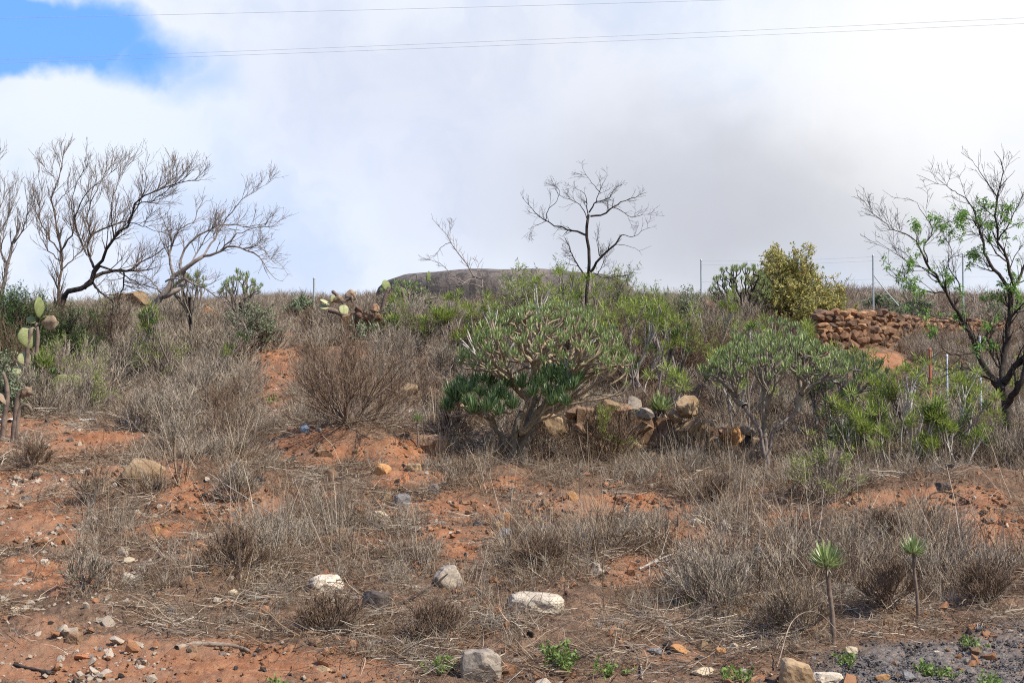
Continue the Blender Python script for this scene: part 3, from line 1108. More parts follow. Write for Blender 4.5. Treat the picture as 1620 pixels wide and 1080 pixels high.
# grey scrub that reads as one mass on the hillside
SCRUB = [(250, 560, 260, 60, 1), (130, 590, 160, 50, 1), (300, 620, 130, 40, .9), (430, 500, 80, 22, .9), (540, 500, 60, 16, .6), (170, 510, 190, 40, 1), (380, 620, 40, 30, .6),
         (620, 560, 50, 40, .5), (680, 530, 120, 60, 1), (640, 600, 60, 30, .5), (1040, 560, 110, 60, 1), (1150, 500, 110, 50, 1), (1400, 640, 240, 60, 1), (1250, 690, 120, 40, .9),
         (1500, 710, 160, 40, 1), (1350, 540, 90, 22, .6), (900, 500, 200, 60, .9), (800, 620, 120, 60, .8), (1100, 700, 90, 30, .9), (960, 700, 90, 30, .6), (740, 640, 60, 30, .8), (1300, 490, 90, 12, .5), (1450, 600, 80, 30, .7)]


def dens_scrub(x, y, z, P_, R_):
    b = bare_mask(x, y, z)
    m_ = img_blobs(P_, R_, SCRUB)
    m_ = np.clip(m_ + (fbm(x * .9, y * .9, 4, 21) - .5) * 1.2, 0, 1)
    m_ = m_ * (y > 14.2)
    m_ = np.maximum(m_, ((y > 22) & (y < 36)) * np.where(P_ < 290, .18, .5))
    trk = np.clip(1.6 - ((P_ - 438) / 42) ** 2 - ((R_ - 585) / 80) ** 2, 0, 1)
    m_ = m_ * (1 - ((P_ > 1275) & (P_ < 1600) & (y > 20) & (y < 25.5)) * .93)
    m_ = m_ * (1 - ((P_ > 1085) & (P_ < 1165) & (y > 21) & (y < 24.8)) * .95)
    m_ = m_ * (1 - ((P_ > 540) & (P_ < 700) & (y > 20) & (y < 23.3)) * .9)
    m_ = m_ * (1 - ((P_ > 895) & (P_ < 1215) & (y > 14) & (y < 15.9)) * .93)
    return m_ * (1 - trk) * (1 - b)


scr = [twig_tuft(50 + i, 20, .5, .2, M['straw_grey'], .55, .0045, 4) for i in range(4)] + [twig_tuft(60 + i, 18, .42, .2, M['twig_brown'], .7, .0045, 5) for i in range(3)]
x, y, z, P_, R_ = veg_pts(9000, 14, 36, dens_scrub)
n = len(x)
s = rngS.uniform(.55, 1.2, n) * np.where(y > 24, .8, 1.0)
pick = np.where(rngS.uniform(0, 1, n) < np.where(P_ < 480, .72, .45), rngS.integers(0, 4, n), rngS.integers(4, 7, n))
scatter('dry_scrub', scr, np.c_[x, y, z - .02], np.c_[s, s, s * rngS.uniform(.8, 1.2, n)], rand_rots(n, .12), pick,
        'pale grey and brown leafless scrub covering the hillside')

x, y, z, P_, R_ = veg_pts(5200, 36, 95, lambda x, y, z, P_, R_: np.clip(fbm(x * .25, y * .25, 3, 5) * 2.2 - .4, .1, 1), pxmin=1180, pxmax=1980)
n = len(x)
s = rngS.uniform(1.0, 2.6, n)
scatter('far_scrub', scr, np.c_[x, y, z - .05], np.c_[s, s, s * .8], rand_rots(n, .12), rngS.integers(0, 7, n),
        'brown scrub dotted over the far hillside beyond the wall')

# green low growth between the scrub
def green_tuft(seed, n, mt, h=.22, lw=(.07, .014)):
    rng = np.random.default_rng(seed)
    mb = MB()
    k = 7
    st = np.c_[rng.normal(0, .05, (k, 2)), np.zeros(k)]
    p = make_paths(st, np.c_[rng.normal(0, .6, (k, 2)), np.ones(k)], h * rng.uniform(.6, 1.1, k), 4, .15, .3, rng)
    tubes(mb, p, np.full((k, 4), .003), 3, 1)
    i = rng.integers(0, k, n); tt = rng.uniform(1, 3, n)
    i0 = np.clip(tt.astype(int), 0, 2)
    b_ = p[i, i0] + (p[i, i0 + 1] - p[i, i0]) * (tt - i0)[:, None]
    leaves(mb, b_, rng.normal(0, 1, (n, 3)) + np.array([0, 0, .7]), lw[0] * rng.uniform(.6, 1.2, n), lw[1], rng)
    return mb.mesh('green_tuft', [mt, M['straw_grey']])


gts = [green_tuft(70, 60, M['grey_leaf']), green_tuft(71, 60, M['grey_leaf']), green_tuft(72, 70, M['spurge_leaf']), green_tuft(73, 70, M['spurge_leaf'])]
GREENS = [(1420, 680, 200, 60, .9), (1500, 640, 130, 60, .9), (1230, 560, 150, 40, .5), (1150, 520, 110, 50, .6), (1000, 520, 120, 50, .5), (600, 540, 60, 20, .7), (300, 500, 160, 30, .35), (120, 510, 130, 40, .5),
          (860, 460, 120, 20, .6), (380, 460, 60, 18, .5), (1330, 760, 90, 25, .3), (1600, 640, 80, 50, .7)]
x, y, z, P_, R_ = veg_pts(4200, 14, 34, lambda x, y, z, P_, R_: img_blobs(P_, R_, GREENS) * np.where(P_ > 1300, .6, .3) * np.clip(fbm(x * 1.6, y * 1.6, 3, 9) * 3 - 1, 0, 1) * (y > 14.5))
n = len(x)
s = rngS.uniform(.8, 1.8, n)
pid = np.where((P_ > 900) & (rngS.uniform(0, 1, n) < .55), rngS.integers(2, 4, n), rngS.integers(0, 2, n))
scatter('green_undergrowth', gts, np.c_[x, y, z], np.c_[s, s, s * 1.3], rand_rots(n, .15), pid,
        'grey green and yellow green undergrowth between the dry scrub')

# ------------------------------------------------------------------ bare trees
def bare_tree(name, label, D, limbs, bark, rtrunk, twigs=None, seed=0, group=None, leafspots=None, cat='bare tree', base=None, twigmat=None):
    """limbs: (list of (px,row,dD), r0, r1); the first is the trunk. D = distance of the trunk"""
    rng = np.random.default_rng(seed)
    if group and 'left of the hill' in group:
        limbs = [([(a[0], 505 - (505 - a[1]) * .92, a[2]) for a in q[0]], q[1], q[2]) for q in limbs]
    p0 = limbs[0][0][0]
    b = at(p0[0], p0[1], D + p0[2])
    b[2] = gh(b[0], b[1])
    root = empty(name, b, label, cat, group)
    allp = []; allr = []
    for k, (pts, r0, r1) in enumerate(limbs):
        r0, r1 = r0 * .80, r1 * .85
        w3 = [at(a[0], a[1], D + a[2]) for a in pts]
        if k == 0:
            w3[0] = np.array([w3[0][0], w3[0][1], min(w3[0][2], b[2]) - .12])
        line = smooth_line(w3, 14)
        L = np.linalg.norm(line[-1] - line[0])
        line[1:-1] += rng.normal(0, L * .009, (12, 3))
        rr = np.linspace(r0, r1, 14)
        mb = MB()
        tubes(mb, line, rr, 8 if r0 > .02 else 6, cap=True)
        if k == 0:
            # root flare
            pass
        mb.build('trunk' if k == 0 else 'limb', bark, root)
        allp.append(line); allr.append(rr)
    ap = np.array(allp); ar = np.array(allr)
    start = twigs.get('skip', 0)
    ap2, ar2 = ap[start:], ar[start:]
    mb = MB()
    lv = twigs['levels']
    par, prd = ap2, ar2
    ends = []
    for (cnt, t0, t1, spr, bias, ln, N, rf, r1, wig, up) in lv:
        ch, rd = spawn(par, prd, cnt, t0, t1, spr, bias, ln, .45, N, rf, r1, wig, up, rng, minr=r1 * 1.3)
        tubes(mb, ch, rd, 4 if N > 5 else 3)
        ends.append(ch)
        par, prd = ch, rd
    o = mb.build('twigs', twigmat or bark, root)
    o['kind'] = 'stuff'
    if leafspots:
        mb = MB()
        tips = np.concatenate([e[:, -1] for e in ends[-2:]])
        P_, R_ = proj(tips[:, 0], tips[:, 1], tips[:, 2])
        bb = []
        for (cx, cy, r) in leafspots:
            w_ = np.where((P_ - cx) ** 2 + (R_ - cy) ** 2 < r * r)[0]
            if len(w_) == 0:
                continue
            pk = rng.choice(w_, min(len(w_), 20), replace=False)
            bb.append(np.repeat(tips[pk], 8, 0))
        if bb:
            bb = np.concatenate(bb)
            leaves(mb, bb + rng.normal(0, .012, bb.shape), rng.normal(0, 1, bb.shape) + np.array([0, 0, -.2]), rng.uniform(.025, .060, len(bb)), rng.uniform(.009, .018, len(bb)), rng, droop=.2)
            o = mb.build('leaves', M['fig_leaf'], root)
            o['kind'] = 'stuff'
    return root


Z0 = (0, 0, 0)
# tree with a leaning trunk, left
bare_tree('bare_tree', 'large leafless tree leaning right from a crooked black trunk above the prickly pear', 20.5, [
    ([(88, 505, 0), (100, 474, 0), (116, 456, 0), (133, 451, 0), (143, 438, 0), (146, 420, 0), (156, 413, 0)], .062, .040),
    ([(133, 451, 0), (150, 432, .2), (168, 424, .3), (200, 421, .4), (236, 420, .5)], .045, .012),
    ([(156, 413, 0), (180, 420, .1), (205, 419, .1), (225, 405, .2), (256, 386, .3), (290, 372, .4)], .022, .005),
    ([(149, 418, 0), (165, 392, -.1), (180, 365, -.2), (202, 338, -.3), (212, 308, -.3), (240, 288, -.4), (285, 268, -.4), (315, 267, -.5)], .030, .004),
    ([(148, 415, 0), (140, 390, .2), (143, 362, .3), (175, 345, .4), (200, 337, .5)], .026, .010),
    ([(143, 362, .3), (138, 330, .4), (150, 290, .4), (165, 255, .5), (176, 240, .5)], .015, .003),
    ([(138, 395, .2), (120, 345, .2), (128, 300, 0), (150, 275, 0), (185, 245, .1)], .018, .003),
    ([(180, 365, -.2), (176, 320, -.3), (180, 285, -.3), (193, 250, -.2), (205, 237, -.2)], .015, .003),
    ([(202, 338, -.3), (222, 300, -.3), (232, 262, -.3), (225, 240, -.3)], .014, .003),
    ([(202, 338, -.3), (228, 345, -.4), (245, 353, -.4), (262, 357, -.5)], .010, .003),
    ([(212, 308, -.3), (242, 300, -.6), (268, 280, -.8), (295, 245, -.9)], .012, .003),
    ([(185, 421, .2), (215, 440, .2), (245, 452, .1), (275, 458, 0)], .014, .004),
    ([(195, 422, .3), (196, 445, .3), (188, 470, .2), (190, 495, .1)], .018, .008),
    ([(145, 440, 0), (160, 460, -.1), (178, 475, -.2), (176, 498, -.3)], .020, .010),
], M['bark_dark'], .07, twigmat=M['bark_brown'], seed=1, group='leafless trees on the left of the hill', twigs=dict(skip=1, levels=[
    (190, .12, 1.0, .85, (0.05, 0, .60), .36, 7, .50, .0026, .085, .5),
    (820, .10, 1.0, .85, (0, 0, .40), .25, 5, .60, .0018, .09, .35),
    (1700, .15, 1.0, .9, (0, 0, .35), .12, 4, .7, .0014, .1, .2)]))
# upright thin trunk
bare_tree('bare_tree', 'slim upright leafless tree with one straight trunk, tallest of the left hand trees', 21.3, [
    ([(90, 505, 0), (93, 470, 0), (97, 430, 0), (98, 392, 0), (91, 365, 0), (88, 330, 0), (88, 290, 0), (93, 250, 0), (103, 205, 0)], .038, .004),
    ([(98, 392, 0), (82, 372, .2), (68, 345, .3), (62, 315, .4), (66, 285, .4), (60, 235, .5)], .016, .003),
    ([(98, 385, 0), (112, 365, -.2), (118, 335, -.3), (115, 300, -.3), (126, 262, -.4), (140, 230, -.4)], .018, .003),
    ([(93, 270, 0), (80, 255, .2), (68, 240, .2), (60, 218, .2)], .008, .002),
    ([(97, 405, 0), (78, 388, 0), (60, 350, 0), (55, 300, 0)], .012, .003),
    ([(96, 420, 0), (120, 398, 0), (136, 370, .2), (140, 340, .2)], .014, .003),
    ([(88, 310, 0), (105, 285, 0), (118, 255, 0), (128, 238, 0)], .009, .002),
], M['bark_brown'], .04, dict(levels=[
    (130, .2, 1.0, .80, (0, 0, .65), .30, 6, .5, .0024, .08, .5),
    (450, .10, 1.0, .80, (0, 0, .45), .20, 5, .6, .0018, .09, .35),
    (520, .15, 1.0, .9, (0, 0, .35), .10, 4, .7, .0014, .1, .2)]), 2, 'leafless trees on the left of the hill')
# far left, cut by the frame
bare_tree('bare_tree', 'leafless tree cut off by the left edge behind the dark green bush', 20.8, [
    ([(-8, 500, 0), (2, 450, 0), (14, 410, 0), (22, 375, 0), (33, 338, 0)], .055, .016),
    ([(14, 410, 0), (2, 385, .1), (-2, 340, .2), (4, 300, .3), (10, 268, .3)], .022, .004),
    ([(2, 450, 0), (-20, 410, .1), (-40, 350, .2), (-35, 290, .3)], .03, .005),
    ([(22, 375, 0), (38, 345, -.1), (44, 310, -.2), (48, 282, -.2)], .014, .003),
    ([(2, 385, 0), (8, 345, 0), (22, 300, 0), (30, 262, 0)], .014, .003),
    ([(-40, 350, .2), (-20, 300, .2), (-8, 250, .2), (6, 222, .2)], .014, .003),
], M['bark_grey'], .05, dict(levels=[
    (110, .2, 1.0, .80, (0, 0, .65), .30, 6, .5, .0024, .08, .5),
    (400, .10, 1.0, .80, (0, 0, .45), .20, 5, .6, .0018, .09, .35),
    (420, .15, 1.0, .9, (0, 0, .35), .10, 4, .7, .0014, .1, .2)]), 3, 'leafless trees on the left of the hill')
# second leaning tree
bare_tree('bare_tree', 'leafless tree bent right with a long low branch arching back to the ground', 20.0, [
    ([(236, 525, 0), (238, 500, 0), (246, 478, 0), (258, 464, 0), (266, 450, 0), (274, 428, 0), (300, 412, -.1), (322, 396, -.1)], .085, .032),
    ([(322, 396, -.1), (345, 391, -.2), (360, 380, -.2), (385, 383, -.3), (410, 400, -.3), (436, 436, -.4)], .026, .003),
    ([(258, 466, 0), (278, 456, 0), (290, 442, .1), (292, 420, .1)], .055, .030),
    ([(292, 430, .1), (285, 405, .2), (300, 372, .2), (330, 350, .2), (362, 344, .3), (400, 342, .3), (436, 338, .3)], .024, .003),
    ([(274, 428, 0), (268, 400, 0), (272, 372, 0), (262, 345, .1), (252, 322, .1)], .026, .004),
    ([(272, 380, 0), (282, 352, -.1), (305, 338, -.1), (312, 318, -.1), (325, 292, -.1)], .015, .003),
    ([(322, 396, -.1), (340, 365, .1), (362, 330, .2), (382, 300, .2), (424, 272, .3)], .018, .003),
    ([(345, 391, -.2), (372, 362, -.3), (405, 348, -.3), (440, 345, -.4)], .014, .003),
    ([(262, 440, 0), (285, 437, -.4), (325, 452, -.7), (352, 472, -.9), (372, 495, -1.0), (392, 528, -1.1)], .017, .006),
    ([(300, 412, 0), (318, 380, .2), (336, 345, .2), (350, 300, .2)], .016, .003),
    ([(385, 383, -.3), (410, 380, -.4), (430, 400, -.5), (441, 402, -.5)], .010, .002),
    ([(258, 464, 0), (240, 440, 0), (225, 430, .1), (205, 428, .1)], .018, .004),
], M['bark_grey'], .085, dict(skip=1, levels=[
    (120, .15, 1.0, .85, (0.15, 0, .45), .28, 6, .5, .0024, .085, .3),
    (480, .10, 1.0, .9, (0.1, 0, .3), .20, 5, .6, .0018, .1, .15),
    (850, .15, 1.0, .95, (0, 0, .2), .10, 4, .7, .0014, .12, .05)]), 4, 'leafless trees on the left of the hill')
# tree above the terrace, centre
bare_tree('bare_tree', 'small leafless tree with flat spreading crown against the sky right of the water tank', 22.5, [
    ([(932, 520, 0), (931, 462, 0), (930, 433, 0), (932, 400, 0), (931, 376, 0), (928, 348, 0), (931, 340, 0)], .045, .028),
    ([(929, 373, 0), (908, 364, .2), (887, 359, .3), (863, 350, .3), (844, 333, .4), (826, 312, .4)], .024, .003),
    ([(863, 350, .3), (848, 357, .1), (836, 362, .1)], .008, .002),
    ([(934, 430, 0), (950, 407, -.1), (971, 388, -.2), (983, 372, -.2)], .028, .015),
    ([(983, 372, -.2), (1003, 374, -.3), (1015, 366, -.3), (1027, 360, -.4)], .010, .002),
    ([(971, 388, -.2), (990, 388, -.1), (1008, 395, -.1), (1016, 404, -.1)], .007, .002),
    ([(934, 342, 0), (954, 339, 0), (969, 327, 0), (987, 318, .1), (1006, 311, .1), (1024, 304, .2)], .022, .003),
    ([(969, 327, 0), (985, 335, -.2), (997, 343, -.2), (1018, 340, -.3), (1036, 337, -.3)], .010, .002),
    ([(932, 336, 0), (942, 321, -.1), (960, 315, -.2), (972, 300, -.2), (984, 292, -.2)], .016, .003),
    ([(942, 321, -.1), (950, 299, -.1), (961, 277, -.1)], .010, .002),
    ([(950, 305, -.1), (938, 291, 0), (928, 278, 0), (921, 265, 0)], .008, .002),
    ([(930, 338, 0), (926, 309, .2), (915, 300, .3), (907, 296, .3)], .013, .002),
    ([(928, 345, 0), (918, 325, .1), (900, 315, .1), (886, 310, .2), (874, 290, .2)], .010, .002),
    ([(863, 350, .3), (868, 330, .2), (880, 320, .2), (885, 302, .1), (875, 290, .1)], .009, .002),
    ([(928, 440, 0), (915, 420, -.1), (905, 402, -.2), (895, 380, -.2), (893, 375, -.2)], .018, .005),
    ([(905, 404, -.2), (898, 405, -.3), (890, 404, -.3)], .007, .003),
    ([(949, 405, -.1), (946, 385, 0), (946, 370, 0), (949, 350, 0)], .012, .002),
    ([(940, 432, 0), (955, 440, -.2), (985, 436, -.3), (1000, 428, -.3), (1010, 425, -.3)], .010, .002),
    ([(945, 435, 0), (955, 415, -.1), (962, 400, -.1)], .009, .003),
], M['bark_dark'], .05, dict(skip=1, levels=[
    (130, .2, 1.0, .95, (0, 0, .15), .22, 5, .55, .0018, .12, .15),
    (360, .15, 1.0, 1.0, (0, 0, .15), .13, 4, .65, .0014, .14, .1),
    (420, .2, 1.0, 1.0, (0, 0, .1), .08, 3, .8, .0012, .15, .1)]), 5)
# thin dead tree leaning left
bare_tree('dead_sapling', 'thin grey dead tree leaning left in front of the water tank', 22.0, [
    ([(772, 470, 0), (762, 453, 0), (752, 440, 0), (737, 413, 0), (713, 383, .1), (700, 363, .1), (683, 345, .1)], .024, .003),
    ([(765, 455, 0), (735, 448, 0), (718, 437, -.1), (700, 421, -.1), (685, 412, -.1), (670, 408, -.1)], .014, .003),
    ([(713, 385, .1), (712, 372, .2), (712, 352, .2), (710, 344, .2)], .007, .002),
    ([(713, 383, .1), (697, 392, .1), (688, 405, .1), (672, 412, .1)], .007, .002),
    ([(752, 440, 0), (728, 450, -.2), (706, 455, -.2), (690, 460, -.2)], .010, .003),
    ([(752, 440, 0), (757, 420, .1), (765, 408, .1)], .008, .002),
], M['bark_grey'], .03, dict(skip=0, levels=[
    (60, .3, 1.0, .95, (-.1, 0, .25), .20, 5, .6, .0022, .13, .15),
    (110, .15, 1.0, 1.0, (0, 0, .15), .10, 4, .8, .0018, .14, .1)]), 6, cat='dead tree')
# right tree with first young leaves
leafspots = [(1477, 347, 12), (1490, 360, 10), (1552, 325, 12), (1573, 334, 10), (1520, 345, 12), (1515, 365, 14), (1473, 385, 14), (1450, 405, 18), (1402, 415, 12), (1430, 435, 14), (1488, 430, 20), (1475, 450, 14),
             (1520, 450, 22), (1510, 470, 18), (1550, 400, 12), (1600, 420, 16), (1595, 375, 14), (1500, 480, 16), (1455, 450, 14), (1560, 470, 18), (1605, 440, 18), (1440, 460, 12), (1610, 475, 20), (1535, 425, 10)]
leafspots += [(float(q[0]), float(q[1]), 9) for q in np.random.default_rng(3).uniform((1430, 300), (1620, 560), (45, 2))]
bare_tree('leafing_tree', 'dark trunked tree with bare crooked limbs and a few young green leaves near the fence', 16.5, [
    ([(1592, 668, 0), (1592, 645, 0), (1590, 622, 0), (1582, 610, 0), (1573, 602, 0)], .075, .060),
    ([(1573, 602, 0), (1558, 580, 0), (1545, 552, 0), (1535, 527, 0), (1524, 510, 0)], .045, .028),
    ([(1524, 510, 0), (1510, 485, -.1), (1498, 464, -.1), (1483, 440, -.2), (1468, 415, -.2), (1450, 382, -.2)], .028, .010),
    ([(1450, 382, -.2), (1432, 370, -.2), (1413, 363, -.3), (1393, 348, -.3), (1374, 332, -.3)], .010, .002),
    ([(1590, 622, 0), (1586, 590, .1), (1590, 560, .2), (1594, 520, .2), (1600, 480, .2), (1598, 462, .2)], .048, .034),
    ([(1598, 462, .2), (1585, 440, .2), (1566, 420, .2), (1556, 390, .3), (1552, 365, .3), (1543, 335, .3)], .028, .012),
    ([(1543, 335, .3), (1530, 315, .3), (1512, 305, .3), (1495, 293, .2), (1478, 291, .2)], .010, .002),
    ([(1600, 465, .2), (1601, 440, .1), (1595, 415, .1), (1580, 380, 0), (1573, 345, 0), (1577, 303, 0), (1588, 278, 0), (1580, 250, 0), (1573, 240, 0)], .026, .003),
    ([(1577, 310, 0), (1562, 290, 0), (1548, 268, 0), (1537, 252, 0)], .010, .002),
    ([(1598, 465, .2), (1612, 440, .3), (1622, 410, .3), (1640, 370, .3)], .026, .010),
    ([(1552, 370, .3), (1540, 350, .2), (1522, 345, .2), (1505, 352, .1)], .010, .002),
    ([(1547, 556, 0), (1530, 560, -.2), (1510, 562, -.3), (1490, 555, -.4), (1470, 570, -.4)], .018, .006),
    ([(1530, 582, -.1), (1505, 590, -.3), (1480, 602, -.4), (1455, 618, -.5)], .012, .004),
    ([(1573, 602, 0), (1550, 590, -.2), (1530, 582, -.1)], .025, .013),
    ([(1592, 640, 0), (1612, 610, -.2), (1626, 570, -.2), (1640, 520, -.2)], .05, .03),
    ([(1590, 605, 0), (1605, 580, -.1), (1625, 560, -.2), (1650, 520, -.2)], .05, .02),
    ([(1498, 464, -.1), (1470, 462, -.3), (1445, 452, -.4), (1425, 440, -.4), (1405, 425, -.4)], .012, .003),
    ([(1483, 440, -.2), (1462, 425, 0), (1440, 418, .1), (1415, 400, .2), (1392, 388, .2)], .010, .002),
    ([(1468, 415, -.2), (1462, 390, -.1), (1475, 365, 0), (1465, 345, 0), (1450, 320, .1), (1433, 312, .1)], .010, .002),
    ([(1510, 485, -.1), (1520, 455, 0), (1500, 425, 0), (1505, 395, .1), (1490, 370, .1)], .012, .003),
    ([(1524, 510, 0), (1500, 505, -.3), (1475, 500, -.4), (1450, 488, -.5), (1430, 470, -.5)], .012, .003),
    ([(1580, 380, 0), (1598, 350, -.1), (1612, 320, -.1), (1622, 300, -.1)], .012, .003),
    ([(1595, 415, .1), (1575, 400, -.1), (1560, 375, -.2), (1540, 370, -.3), (1515, 378, -.3)], .012, .003),
    ([(1586, 590, .1), (1570, 560, .2), (1562, 530, .2), (1568, 500, .2)], .018, .006),
], M['bark_dark'], .075, dict(skip=1, levels=[
    (240, .15, 1.0, .8, (-.05, 0, .35), .30, 6, .5, .0020, .11, .25),
    (900, .10, 1.0, .9, (0, 0, .3), .16, 5, .6, .0015, .12, .15),
    (1500, .2, 1.0, 1.0, (0, 0, .25), .08, 3, .8, .0012, .13, .1)]), 7, leafspots=leafspots, cat='tree', twigmat=M['bark_dark'])

# ------------------------------------------------------------------ succulent trees (verode): candelabra of fleshy stems
def rosette_mesh(seed, n, L, wd, matl, spread=0.55, name='rosette', dead=0):
    rng = np.random.default_rng(seed)
    mb = MB()
    az = np.arange(n) * 2.39996 + rng.normal(0, .2, n)
    el = spread * np.sqrt((np.arange(n) + .5) / n) * 1.6
    d = np.c_[np.cos(az) * np.sin(el), np.sin(az) * np.sin(el), np.cos(el)]
    base = np.c_[np.cos(az) * .006, np.sin(az) * .006, -.02 * np.arange(n) / n]
    ln = L * rng.uniform(.75, 1.1, n) * (1 - .25 * (np.arange(n) / n) ** 3)
    # two-segment leaves, curving upward
    side = unit(np.cross(d, np.array([0, 0, 1.0]) + rng.normal(0, .05, (n, 3))))
    upv = np.cross(side, d)
    wv = wd * rng.uniform(.8, 1.2, n)
    p1 = base + d * (ln * .45)[:, None]
    p2 = base + unit(d + np.array([0, 0, .25])) * ln[:, None]
    mid = p1 + (p2 - p1) * .5
    v = np.stack([base, p1 + side * wv[:, None] * .5, p1 - side * wv[:, None] * .5, p1 - upv * wv[:, None] * .30,
                  mid + side * wv[:, None] * .42, mid - side * wv[:, None] * .42, p2], 1).reshape(-1, 3)
    o = np.arange(n)[:, None] * 7
    tri = [[0, 3, 1], [0, 2, 3], [1, 3, 4], [3, 5, 4], [2, 5, 3], [4, 5, 6]]
    tr = np.concatenate([o + np.array([x]) for x in tri])
    mb.add(v, None, tr, 0)
    mats = [matl]
    if dead:
        az = rng.uniform(0, 6.28, dead)
        dd = np.c_[np.cos(az), np.sin(az), rng.uniform(-1.6, -.2, dead)]
        leaves(mb, np.c_[np.zeros((dead, 2)), rng.uniform(-.06, -.01, dead)], dd, L * .8, wd * .8, rng, 1)
        mats.append(M['dead_leaf'])
    return mb.mesh(name, mats, smooth=False)


VR = [rosette_mesh(200 + i, 22, .090, .0110, M['verode_leaf'], .66) for i in range(4)]
VRD = [rosette_mesh(210 + i, 52, .175, .0150, M['verode_shaded'], .72) for i in range(3)]
VRS = [rosette_mesh(215 + i, 20, .088, .0100, M['verode_leaf'], .60) for i in range(3)]


def split_tips(tips, node, rng):
    """two or three bundles of tips by direction from the node"""
    d = unit(tips - node)
    k = 2 if len(tips) < 7 or rng.uniform() < .45 else 3
    c = d[rng.choice(len(d), k, replace=False)]
    for _ in range(8):
        lab = np.argmax(d @ c.T, 1)
        for j in range(k):
            if (lab == j).any():
                c[j] = unit(d[lab == j].mean(0))
    gr = [np.where(lab == j)[0] for j in range(k)]
    return [g_ for g_ in gr if len(g_)]


def candelabra(name, label, D, trunk, groups, seed, group, r_tip=.0105, expo=.46, dark=False, ros=VR, bark=None, tbark=None, steps=5, rscale=1.0):
    """trunk: list of (pts px, r0, r1); groups: (trunk index, t, list of tips xyz, rosettes, size)"""
    rng = np.random.default_rng(seed)
    b = at(trunk[0][0][0][0], trunk[0][0][0][1], D + trunk[0][0][0][2])
    b[2] = gh(b[0], b[1])
    root = empty(name, b, label, 'succulent shrub', group)
    lines = []
    for k, (pts, r0, r1) in enumerate(trunk):
        w3 = [at(a[0], a[1], D + a[2]) for a in pts]
        w3[0][2] = min(w3[0][2], gh(w3[0][0], w3[0][1])) - .06
        line = smooth_line(w3, 14)
        line[1:-1] += rng.normal(0, .004, (12, 3))
        mb = MB()
        rr = np.linspace(r0, r1, 14)
        rr[0] *= 1.35; rr[1] *= 1.15
        rr *= rng.uniform(.94, 1.06, 14)
        tubes(mb, line, rr, 10)
        mb.build('trunk', tbark or M['verode_trunk'], root)
        lines.append(line)
    nros = 0
    for (ti, tpos, tips, rset, rsz) in groups:
        mb = MB()
        line = lines[ti]
        node = line[int(tpos * 13)]
        tips = np.asarray(tips)

        def grow(node, tips, dir_in, depth):
            n = len(tips)
            r = min(r_tip * n ** expo, .036)
            if n == 1:
                tgt = tips[0]
                v = tgt - node
                L = np.linalg.norm(v)
                c1 = node + dir_in * L * .42
                c2 = tgt - np.array([rng.normal(0, .12), rng.normal(0, .12), 1.0]) * L * .42
                N = 9
                tt = np.linspace(0, 1, N)[:, None]
                pth = (1 - tt) ** 3 * node + 3 * (1 - tt) ** 2 * tt * c1 + 3 * (1 - tt) * tt ** 2 * c2 + tt ** 3 * tgt
                rr = np.full(N, r) * (1 + .13 * np.sin(np.linspace(0, 3 * math.pi, N) + rng.uniform(0, 6)))
                tubes(mb, pth, rr, 6)
                endd = unit(pth[-1] - pth[-2])
                o_ = child('rosette', rset[rng.integers(len(rset))], root, tgt - b,
                           (math.asin(max(-1, min(1, -endd[1]))) * .8, math.asin(max(-1, min(1, endd[0]))) * .8, rng.uniform(0, 6.28)), rsz * rng.uniform(.8, 1.15))
                return
            cen = tips.mean(0)
            fr = {0: .16, 1: .26, 2: .34}.get(depth, .42)
            if n == 2:
                fr = .5
            tgt = node + (cen - node) * fr
            tgt = tgt + rng.normal(0, .018, 3) - np.array([0, 0, .03 if depth < 2 else .01])
            L = np.linalg.norm(tgt - node)
            outd = unit(tgt - node)
            ctrl = node + dir_in * L * .5
            N = 7
            tt = np.linspace(0, 1, N)[:, None]
            pth = (1 - tt) ** 2 * node + 2 * (1 - tt) * tt * ctrl + tt ** 2 * tgt
            pth[1:-1] += rng.normal(0, .004, (N - 2, 3))
            rr = np.full(N, r) * np.linspace(1.05, .95, N) * (1 + .08 * np.sin(np.linspace(0, 7, N)))
            tubes(mb, pth, rr, 7)
            din = unit(pth[-1] - pth[-2])
            for gi in split_tips(tips, tgt, rng):
                c_ = unit(tips[gi].mean(0) - tgt)
                grow(tgt, tips[gi], unit(din * .5 + c_ * .9 - np.array([0, 0, .15])), depth + 1)
        sets = [np.arange(len(tips))]
        c_ = unit(tips.mean(0) - node)
        grow(node, tips, unit(c_ + np.array([0, 0, .3])), 0)
        mb.build('branch', bark or M['verode_bark'], root)
    return root


def dome(cx, row, D, rx, rz, ry, n, rng, el0=8, az=None, jitter=.05, zmin=None):
    """tips over the upper half of an ellipsoid; rx, rz in pixels"""
    c = at(cx, row, D)
    k = D / F
    out_ = []
    i = 0
    while len(out_) < n:
        i += 1
        u = (i * .61803398875) % 1
        z = math.sin(R(el0)) + (1 - math.sin(R(el0))) * ((i + .5) / (n * 1.02) % 1)
        a_ = 2 * math.pi * u
        if az and not (az[0] <= math.degrees(a_) <= az[1]):
            continue
        q = math.sqrt(max(0, 1 - z * z))
        s_ = rng.uniform(.88, 1.04)
        out_.append(c + np.array([q * math.cos(a_) * rx * k * s_, q * math.sin(a_) * ry * s_, z * rz * k * s_]) + rng.normal(0, jitter * .3, 3))
    return np.array(out_)


rng = np.random.default_rng(11)
DT = float(gp(823, 732)[1])
k_ = DT / F
